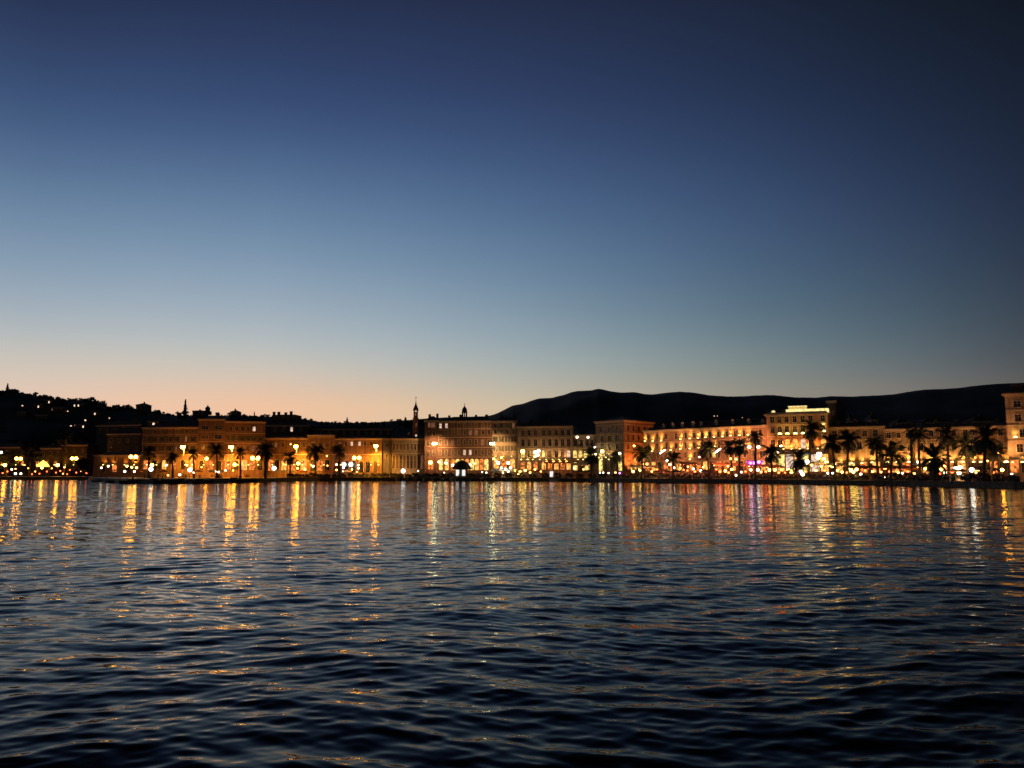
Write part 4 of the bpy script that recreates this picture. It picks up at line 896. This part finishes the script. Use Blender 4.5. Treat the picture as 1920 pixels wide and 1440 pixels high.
BL += [(940,877,.45,W_,371),(948,879,.45,W_,371),(957,877,.5,W_,370),(953,884,.4,W_,369),(966,882,.5,Y_,369),(975,884,.45,Y_,369),(985,882,.5,Y_,368),(994,886,.4,O_,368),(1003,880,.35,Y_,368),(1014,884,.3,O_,366),(943,886,.3,W_,369),(972,889,.3,O_,366),
 (46,872,.3,O_,458),(53,878,.3,O_,458),(14,884,.35,R_,456),(5,887,.35,R_,455),(66,884,.3,O_,458),(74,888,.3,R_,456),(97,878,.3,O_,458),(113,883,.35,R_,457),(118,888,.3,O_,455),(131,881,.3,R_,458),(143,886,.3,R_,456),(152,884,.25,O_,456),(162,887,.3,R_,450),
 (1222,884,.35,O_,330),(1232,880,.35,R_,326),(1244,884,.35,R_,322),(1290,875,.3,O_,316),(1303,884,.4,R_,310),(1318,876,.3,O_,308),(1350,884,.5,R_,300),(1360,883,.5,O_,300),(1366,886,.4,R_,298),(1398,884,.35,R_,294),(1436,884,.4,R_,290),(1460,886,.4,R_,286),(1467,880,.45,R_,286),(1490,880,.4,O_,280),(1510,884,.4,R_,276),(1530,882,.4,O_,276),(1546,882,.4,R_,274),(1570,882,.4,O_,268),(1588,886,.35,R_,266),
 (1600,885,.5,Y_,262),(1622,882,.35,R_,262),(1636,884,.35,O_,260),(1668,884,.35,R_,258),(1684,886,.35,O_,256),(1702,884,.35,R_,256),(1714,888,.35,O_,254),(1740,886,.4,O_,254),(1750,882,.5,R_,256),(1762,888,.35,R_,252),(1785,884,.5,R_,254),(1830,886,.3,O_,250),(1862,886,.3,R_,246)]
for px, y, r, mat, D in BL: bulb(px, y, D, r, mat, words[mat])

# ------------------------------------------------------------------ cafe canopies, parasols, kiosks, tents
def canopy(px0, px1, D, ytop, mat, label, depth=6, drop=.8, posts=4):
    D = max(D, Q(px0)+6, Q(px1)+6)
    X0, X1 = Xat(px0, D, 875), Xat(px1, D, 875); z = Zat(ytop, D); W = X1-X0; o = empty('cafe_canopy', ((X0+X1)/2, D, GZ)); h = z-GZ; n = max(3, int(W/3))
    m = MB()
    for i in range(n):
        a, b = -W/2+W*i/n, -W/2+W*(i+1)/n; c = (a+b)/2
        m.quad((a,0,h-drop),(c,0,h-drop-.0),(c,depth,h+.18),(a,depth,h)); m.quad((c,0,h-drop),(b,0,h-drop),(b,depth,h),(c,depth,h+.18))
        for k in range(2):
            a2 = a+(b-a)*k/2; b2 = a+(b-a)*(k+1)/2; m.quad((a2,-.01,h-drop),(a2+.05,-.01,h-drop-.38),(b2-.05,-.01,h-drop-.38),(b2,-.01,h-drop))
    m.build('canopy', M[mat], o)
    for i in range(posts):
        x_ = -W/2+.15+(W-.3)*i/(posts-1); m = MB(); m.tube([(x_,.2,0),(x_,.2,h-drop)],[.06,.06],6); m.build('post', M['metal'], o)
        m = MB(); m.tube([(x_,depth-.2,0),(x_,depth-.2,h-.1)],[.06,.06],6); m.build('post', M['metal'], o)
    m = MB(); m.box(-W/2+.3, W/2-.3, depth*.45, depth*.45+.1, h-drop-.25, h-drop-.15); m.build('light_strip', M['strip'], o)
    tag(o, label, 'canopy')
M['strip'] = emit_mat('warm strip light', (1,.30,.07), 26)
canopy(1183,1232,330,872,'canvas','cream cafe canopy at the foot of the orange corner face')
canopy(1276,1312,316,866,'redcanvas','short red cafe canopy under the left uplights of the palace wing')
canopy(1340,1404,298,867.5,'redcanvas','long red cafe canopy behind the twin palms of the palace wing', posts=5)
canopy(1406,1437,293,869,'redcanvas','red canopy under the purple lights')
canopy(1440,1472,288,871,'redcanvas','red canopy at the left foot of the hotel')
canopy(1520,1556,278,866,'canvas','cream canopy under the right corner of the hotel')
canopy(1558,1592,270,868,'canvas','cream canopy behind the two tall palms right of the hotel')
canopy(1595,1660,266,873,'redcanvas','long dark red canopy along the framed-window palace wall', posts=6)
canopy(1662,1720,262,873,'redcanvas','long dark red canopy along the rough palace wall', posts=5)
canopy(1726,1788,256,870,'canvas','cream canopy behind the broad low palm')
canopy(1836,1884,250,876,'darkcanvas','dark canopy below the dim palace wall section')
canopy(1020,1070,368,864,'redcanvas','red canopy along the foot of the arched palace', posts=5)
canopy(1072,1112,366,868,'canvas','cream canopy at the low link house')
def parasol_meshes(mat):
    m = MB(); n = 8; m.lathe([(1.9,2.25),(1.85,2.45),(.06,3.2)], n); c = m.mesh('canopy', M[mat])
    m = MB(); m.tube([(0,0,0),(0,0,3.3)],[.04,.03],6); m.box(-.3,.3,-.3,.3,0,.1); return c, m.mesh('pole', M['metal'])
PAR = {k: parasol_meshes(k) for k in ('white','canvas','redcanvas','darkcanvas')}
cw = {'white':'white','canvas':'cream','redcanvas':'red','darkcanvas':'dark'}
for px, D, mat, s in ((928,374,'white',1.25),(936,372,'white',1.25),(944,374,'white',1.3),(952,372,'white',1.25),(960,371,'canvas',1.2),(968,370,'canvas',1.25),(977,372,'canvas',1.2),(987,370,'canvas',1.2),(997,372,'redcanvas',1.2),(1010,368,'redcanvas',1.2),
      (1090,358,'darkcanvas',1.1),(1104,356,'darkcanvas',1.1),(1236,320,'redcanvas',1.1),(1248,318,'redcanvas',1.1),(1268,314,'darkcanvas',1.1),(1322,302,'redcanvas',1.1),(1332,300,'redcanvas',1.1),(1482,281,'redcanvas',1.1),(1494,279,'canvas',1.1),(1790,250,'canvas',1.1),(1804,249,'canvas',1.1),
      (520,380,'canvas',1.1),(532,382,'canvas',1.1),(548,384,'canvas',1.1),(565,386,'redcanvas',1.1),(612,388,'redcanvas',1.1),(625,388,'redcanvas',1.1),(650,392,'canvas',1.1),(400,352,'canvas',1.1),(415,352,'canvas',1.1),(372,352,'redcanvas',1.1),(305,345,'redcanvas',1.1),(245,345,'redcanvas',1.1),(258,343,'redcanvas',1.1)):
    o = empty('parasol', (Xat(px,D,885), D, GZ), px % 3); o.scale = (s,s,s); put('canopy', PAR[mat][0], o); put('pole', PAR[mat][1], o)
    tag(o, None, 'parasol', 'cafe parasols'); queue_label(o, 'parasol'+mat, px, cw[mat]+' cafe parasol before %s, %s from the left', 'single '+cw[mat]+' cafe parasol before %s')
D = 300; o = empty('video_screen', (Xat(1416,D,868), D, GZ)); z_ = Zat(868.5,D)-GZ; m = MB(); m.box(-3.0,3.0,-.1,.1,z_-.95,z_+.95); m.box(-2.9,-2.8,-.05,.05,0,z_-.95); m.box(2.8,2.9,-.05,.05,0,z_-.95); m.build('frame', M['metal'], o)
m = MB(); m.box(-2.9,2.9,-.16,-.105,z_-.85,z_+.85); m.build('screen', M['magenta'], o); tag(o, 'wide magenta lit screen over the red canopy of the uplit wing', 'screen')
# kiosk with a dark dome roof and two lit panels
D = 380; o = empty('kiosk', (Xat(866,D,880), D, GZ)); m = MB(); h = Zat(879,D)-GZ
m.lathe([(2.6,0),(2.6,h)],8); m.build('wall', M['metal'], o)
m = MB(); m.lathe([(4.6,h-.25),(4.3,h+.2),(3.6,h+1.8),(2.4,h+3.0),(1.0,h+3.7),(.05,h+3.9)],12); m.lathe([(.01,h-.24),(4.6,h-.24)],12); m.build('roof', M['darkcanvas'], o)
for s in (-1.75, 1.0): m = MB(); m.box(s-.72,s+.72,-3.1,-2.95,.8,h-.45); m.build('light_panel', M['panel'] if 'panel' in M else M.setdefault('panel', emit_mat('lit display panel', (.95,.90,.84), 1.0)), o)
tag(o, 'round kiosk with a dark dome roof and two white lit panels', 'kiosk')
D = 362; o = empty('display_board', (Xat(1034,D,880), D, GZ)); m = MB(); m.box(-.85,.85,-.1,.1,.2,2.9); m.build('frame', M['metal'], o); m = MB(); m.box(-.75,.75,-.16,-.105,.4,2.8); m.build('light_panel', M['panel'], o); tag(o, 'upright white lit board on the quay before the arched palace', 'sign')
D = 462; o = empty('tent_kiosk', (Xat(81,D,868), D, GZ)); h = Zat(875,D)-GZ; m = MB()
m.quad((-3.2,0,h),(3.2,0,h),(2.1,0,h+1.0),(-2.1,0,h+1.0)) if False else None
M['tent'] = emit_mat('glowing tent cloth', (1,.50,.08), 3.2, .3)
m.lathe([(3.4,h),(2.6,h+1.4),(1.2,h+2.6),(.05,h+3.6)],8); m.build('canopy', M['tent'], o); m = MB()
for k in range(8): a = 2*PI*k/8; m.tube([(3.3*math.cos(a),3.3*math.sin(a),0),(3.3*math.cos(a),3.3*math.sin(a),h)],[.06,.06],5)
m.build('post', M['metal'], o); m = MB(); m.sphere((0,-1,h-.6),.6); m.build('bulb', M['sodium_soft'], o); tag(o, 'glowing pointed tent kiosk on the far-left shore', 'kiosk')

# ------------------------------------------------------------------ planters and hedges
rs = random.Random(77)
SH = []
for s in range(3):
    m = MB(); r2 = random.Random(s+40)
    for k in range(7): leafball(m, (-1.2+.4*k, r2.uniform(-.3,.3), .7+r2.uniform(.1,.75)), .62, 110, .13, .9, rs=r2)
    b2 = MB(); b2.box(-1.5,1.5,-.45,.45,0,.5); b2.box(-1.56,1.56,-.51,.51,.5,.58); SH.append((m.mesh('foliage', M['leafdark']), b2.mesh('planter_box', M['quay'])))
x = 545
while x < 1912:
    D = Q(x)+rs.uniform(10, 12); o = empty('planter', (Xat(x,D,888), D, GZ), rs.uniform(-.1,.1)); o.scale = (1,1,rs.uniform(.9,1.25)); k = rs.randrange(3)
    put('foliage', SH[k][0], o); put('planter_box', SH[k][1], o); tag(o, None, 'planter', 'leafy planters behind the crowd')
    queue_label(o, 'planter', x, 'planter of dark shrubs before %s, %s from the left'); x += F*3.1/D*(1 if x > 1150 or x < 900 else 1.5)*rs.uniform(.98,1.25)

# ------------------------------------------------------------------ boats moored on the quay
def boat_mesh(L_=7, W_=2.2, H_=1.0):
    m = MB(); n = 9; prof = []
    for i in range(n+1):
        t = i/n; w_ = W_/2*(1-max(0,(t-.45)/.55)**2.2)*(.86+.14*min(1,t*4)); x_ = -L_/2+L_*t; sh = H_*(1+.35*t*t); prof.append((x_, max(w_,.03), sh))
    for (x0,w0,s0),(x1,w1,s1) in zip(prof, prof[1:]):
        for sg in (-1,1):
            m.quad((x0,sg*w0,s0),(x1,sg*w1,s1),(x1,sg*w1*.6,-.2),(x0,sg*w0*.7,-.2))
        m.quad((x0,-w0*.93,s0-.12),(x1,-w1*.93,s1-.12),(x1,w1*.93,s1-.12),(x0,w0*.93,s0-.12))
    x0,w0,s0 = prof[0]; m.quad((x0,-w0,s0),(x0,w0,s0),(x0,w0*.7,-.2),(x0,-w0*.7,-.2)); return m
hw_ = boat_mesh().mesh('hull', M['hullw']); hd_ = boat_mesh().mesh('hull', M['hulld'])
m = MB(); m.box(-1.3,1.2,-.75,.75,.9,1.7); m.box(-1.4,1.0,-.8,.8,1.7,1.78); cab_ = m.mesh('cabin', M['hullw'])
m = MB(); m.quad((1.205,-.6,1.15),(1.205,.6,1.15),(1.205,.6,1.6),(1.205,-.6,1.6)); m.quad((-1,-.755,1.2),(.9,-.755,1.2),(.9,-.755,1.6),(-1,-.755,1.6)); m.quad((-1,.755,1.2),(.9,.755,1.2),(.9,.755,1.6),(-1,.755,1.6)); wsh_ = m.mesh('windscreen', M['glassdark'])
m = MB(); m.box(-3.9,-3.45,-.25,.25,.1,1.25); eng_ = m.mesh('outboard_motor', M['metal'])
rs = random.Random(3)
blist = [(188,5),(212,5),(246,4),(270,3),(292,3),(318,3),(340,3),(362,3),(388,3),(412,3),(438,3),(462,3),(745,3),(762,3),(778,3),(796,3),(812,3),(830,3),(848,3),(884,3),(903,3),(1043,3),(1062,3)]
for i, (px, off) in enumerate(blist):
    D = Q(px)-off; dk = i % 3 != 0; o = empty('moored_boat', (Xat(px,D,900), D, 0), PI*rs.choice((0,1))+rs.uniform(-.35,.35)+(PI/2 if 730 < px < 910 else 0)); sc = rs.uniform(.8,1.15); o.scale = (sc,sc,sc)
    put('hull', hd_ if dk else hw_, o); 
    if i % 2 == 0: c_ = put('cabin', cab_, o); put('windscreen', wsh_, c_)
    put('outboard_motor', eng_, o); tag(o, None, 'boat', 'small boats moored along the quay')
    queue_label(o, 'boat'+str(dk), px, 'small '+('dark' if dk else 'pale')+' boat moored below %s, %s from the left', 'small '+('dark' if dk else 'pale')+' boat moored below %s')

# ------------------------------------------------------------------ people (silhouettes on the quay)
def person_mesh(pose, cols, seed):
    rs = random.Random(seed); bm = bmesh.new(); sk = bm.verts.layers.skin.verify()
    J = {}
    def v(n, x, y, z, r): q = bm.verts.new((x,y,z)); q[sk].radius = (r,r); J[n] = q; return q
    def e(a, b): bm.edges.new((J[a], J[b]))
    sit = pose == 'sit'; dz = -.42 if sit else 0
    v('pel',0,0,.95+dz,.15); v('waist',0,0,1.12+dz,.135); v('chest',0,-.01,1.34+dz,.165); v('neck',0,0,1.50+dz,.06); v('head',0,-.015,1.62+dz,.095); v('top',0,-.005,1.74+dz,.075)
    for a,b_ in (('pel','waist'),('waist','chest'),('chest','neck'),('neck','head'),('head','top')): e(a,b_)
    st = .0 if pose == 'stand' else .22
    for s, nm in ((-1,'l'),(1,'r')):
        sw = s*st
        v('hip'+nm, s*.10, 0, .88+dz, .105)
        if sit: v('kn'+nm, s*.13, -.42, .50, .07); v('an'+nm, s*.13, -.44, .08, .045); v('toe'+nm, s*.13, -.60, .04, .035)
        else: v('kn'+nm, s*.10, -sw*.5-.02, .48, .07); v('an'+nm, s*.10, sw*-1+.02, .08, .045); v('toe'+nm, s*.11, -sw-.15, .04, .035)
        e('pel','hip'+nm); e('hip'+nm,'kn'+nm); e('kn'+nm,'an'+nm); e('an'+nm,'toe'+nm)
        v('sh'+nm, s*.20, 0, 1.42+dz, .065); 
        if pose == 'talk' and s > 0: v('el'+nm, s*.30,-.05,1.16+dz,.045); v('wr'+nm, s*.24,-.28,1.26+dz,.03); v('ha'+nm, s*.22,-.36,1.30+dz,.035)
        elif sit: v('el'+nm, s*.27,-.08,1.15+dz,.045); v('wr'+nm, s*.20,-.30,1.03+dz,.03); v('ha'+nm, s*.16,-.38,1.01+dz,.035)
        else: v('el'+nm, s*.26, sw*.4, 1.13+dz,.045); v('wr'+nm, s*.27, sw*.8-.06,.88+dz,.03); v('ha'+nm, s*.27, sw*.9-.08,.79+dz,.035)
        e('chest','sh'+nm); e('sh'+nm,'el'+nm); e('el'+nm,'wr'+nm); e('wr'+nm,'ha'+nm)
    for q in bm.verts: q[sk].use_root = False
    J['pel'][sk].use_root = True
    me = bpy.data.meshes.new('tmp'); bm.to_mesh(me); bm.free(); ob = bpy.data.objects.new('tmp', me); COL.objects.link(ob)
    ob.modifiers.new('s','SKIN'); ss = ob.modifiers.new('d','SUBSURF'); ss.levels = 1; ss.render_levels = 1
    dg = bpy.context.evaluated_depsgraph_get(); out = bpy.data.meshes.new_from_object(ob.evaluated_get(dg)); bpy.data.objects.remove(ob); out.name = 'person'
    out.materials.clear()
    for c in cols: out.materials.append(M[c])
    for p in out.polygons:
        z = p.center.z-dz; x_ = abs(p.center.x); y_ = p.center.y
        p.material_index = 3 if (z > 1.66 or (z > 1.58 and y_ > .03)) else 2 if z > 1.49 or (x_ > .2 and z < 1.12 and z > .7) else 0 if z > .95 else 1
        p.use_smooth = True
    return out
for nm, c in (('skin',(.32,.18,.12)),('hairm',(.02,.014,.01)),('cl_black',(.012,.012,.015)),('cl_navy',(.015,.02,.045)),('cl_white',(.38,.37,.35)),('cl_red',(.25,.03,.03)),('cl_grey',(.09,.09,.09)),('cl_denim',(.03,.045,.09)),('cl_beige',(.25,.2,.14))):
    M[nm] = rough_mat(nm, c, tuple(v*1.3 for v in c), 5, .8)
sets = [('cl_black','cl_denim'),('cl_navy','cl_black'),('cl_white','cl_denim'),('cl_red','cl_black'),('cl_grey','cl_navy'),('cl_black','cl_beige')]
PEOPLE = [(pose, person_mesh(pose, sets[i]+('skin','hairm'), i)) for i, pose in enumerate(('stand','walk','talk','stand','walk','sit'))]
m = MB(); m.box(-.9,.9,-.22,.22,.36,.44); m.box(-.8,-.7,-.2,.2,0,.36); m.box(.7,.8,-.2,.2,0,.36); BENCH_S = m.mesh('seat', M['quay'])
rs = random.Random(99); np_ = 0
def add_person(px, D, k=None):
    global np_
    k = rs.randrange(5) if k is None else k; pose, me = PEOPLE[k]
    o = put('person', me, None, (Xat(px,D,890), D, GZ), rs.uniform(0, 6.28) if k != 5 else rs.uniform(-.3,.3)); s = rs.uniform(.92,1.06); o.scale = (s,s,s); np_ += 1
    tag(o, 'person in the dense dusk crowd on the quay before '+near(px), 'person', 'crowd before '+near(px))
x = 1172
while x < 1915:
    add_person(x, Q(x)+rs.uniform(2.0,9)); x += rs.expovariate(1/3.4)+.6
x = 560
while x < 1172:
    add_person(x, Q(x)+rs.uniform(2,12)); x += rs.expovariate(1/9.)+.8
x = 180
while x < 560:
    add_person(x, Q(x)+rs.uniform(3,40)); x += rs.expovariate(1/11.)+1
for px in range(1215, 1900, 62):
    D = Q(px)+1.6; b_o = put('stone_bench', BENCH_S, None, (Xat(px,D,890), D, GZ)); tag(b_o, None, 'bench', 'benches at the quay edge'); queue_label(b_o, 'bench', px, 'low stone bench before %s, %s from the left', 'low stone bench at the quay edge before %s')
    for dx in (-.45,.4):
        if rs.random() < .8:
            o = put('person', PEOPLE[5][1], None, (Xat(px,D,890)+dx, D+.02, GZ), rs.uniform(-.3,.3)); tag(o, 'person sitting on the quay bench among the crowd before '+near(px), 'person', 'sitters before '+near(px))
# bollards on the edge
m = MB(); m.lathe([(.16,0),(.13,.1),(.11,.35),(.19,.45),(.19,.55),(.01,.6)],8); BO = m.mesh('bollard', M['metal'])
for px in range(200, 1910, 48):
    D = Q(px)+.5; o = put('bollard', BO, None, (Xat(px,D,895), D, GZ+.03)); tag(o, None, 'bollard', 'mooring bollards'); queue_label(o, 'boll', px, 'iron bollard on the quay before %s, %s from the left', 'iron mooring bollard on the quay edge before %s')

# ------------------------------------------------------------------ labels that single out one thing
for (key, nm), items in PENDING.items():
    items.sort(key=lambda t: t[0])
    for i, (px, o, fmt, single) in enumerate(items):
        if single and len(items) == 1: o['label'] = single % nm
        else: o['label'] = fmt % (nm, ORD[i] if i < 20 else '%dth' % (i+1))

# ------------------------------------------------------------------ render settings
scene.view_settings.view_transform = 'Standard'; scene.view_settings.look = 'None'; scene.view_settings.exposure = 0; scene.view_settings.gamma = 1
scene.render.engine = 'CYCLES'; cy = scene.cycles
cy.use_denoising = True; cy.sample_clamp_direct = 0; cy.sample_clamp_indirect = 4; cy.max_bounces = 5; cy.diffuse_bounces = 2; cy.glossy_bounces = 3
cy.caustics_reflective = False; cy.caustics_refractive = False
cy.filter_width = 1.5
print('people', np_)
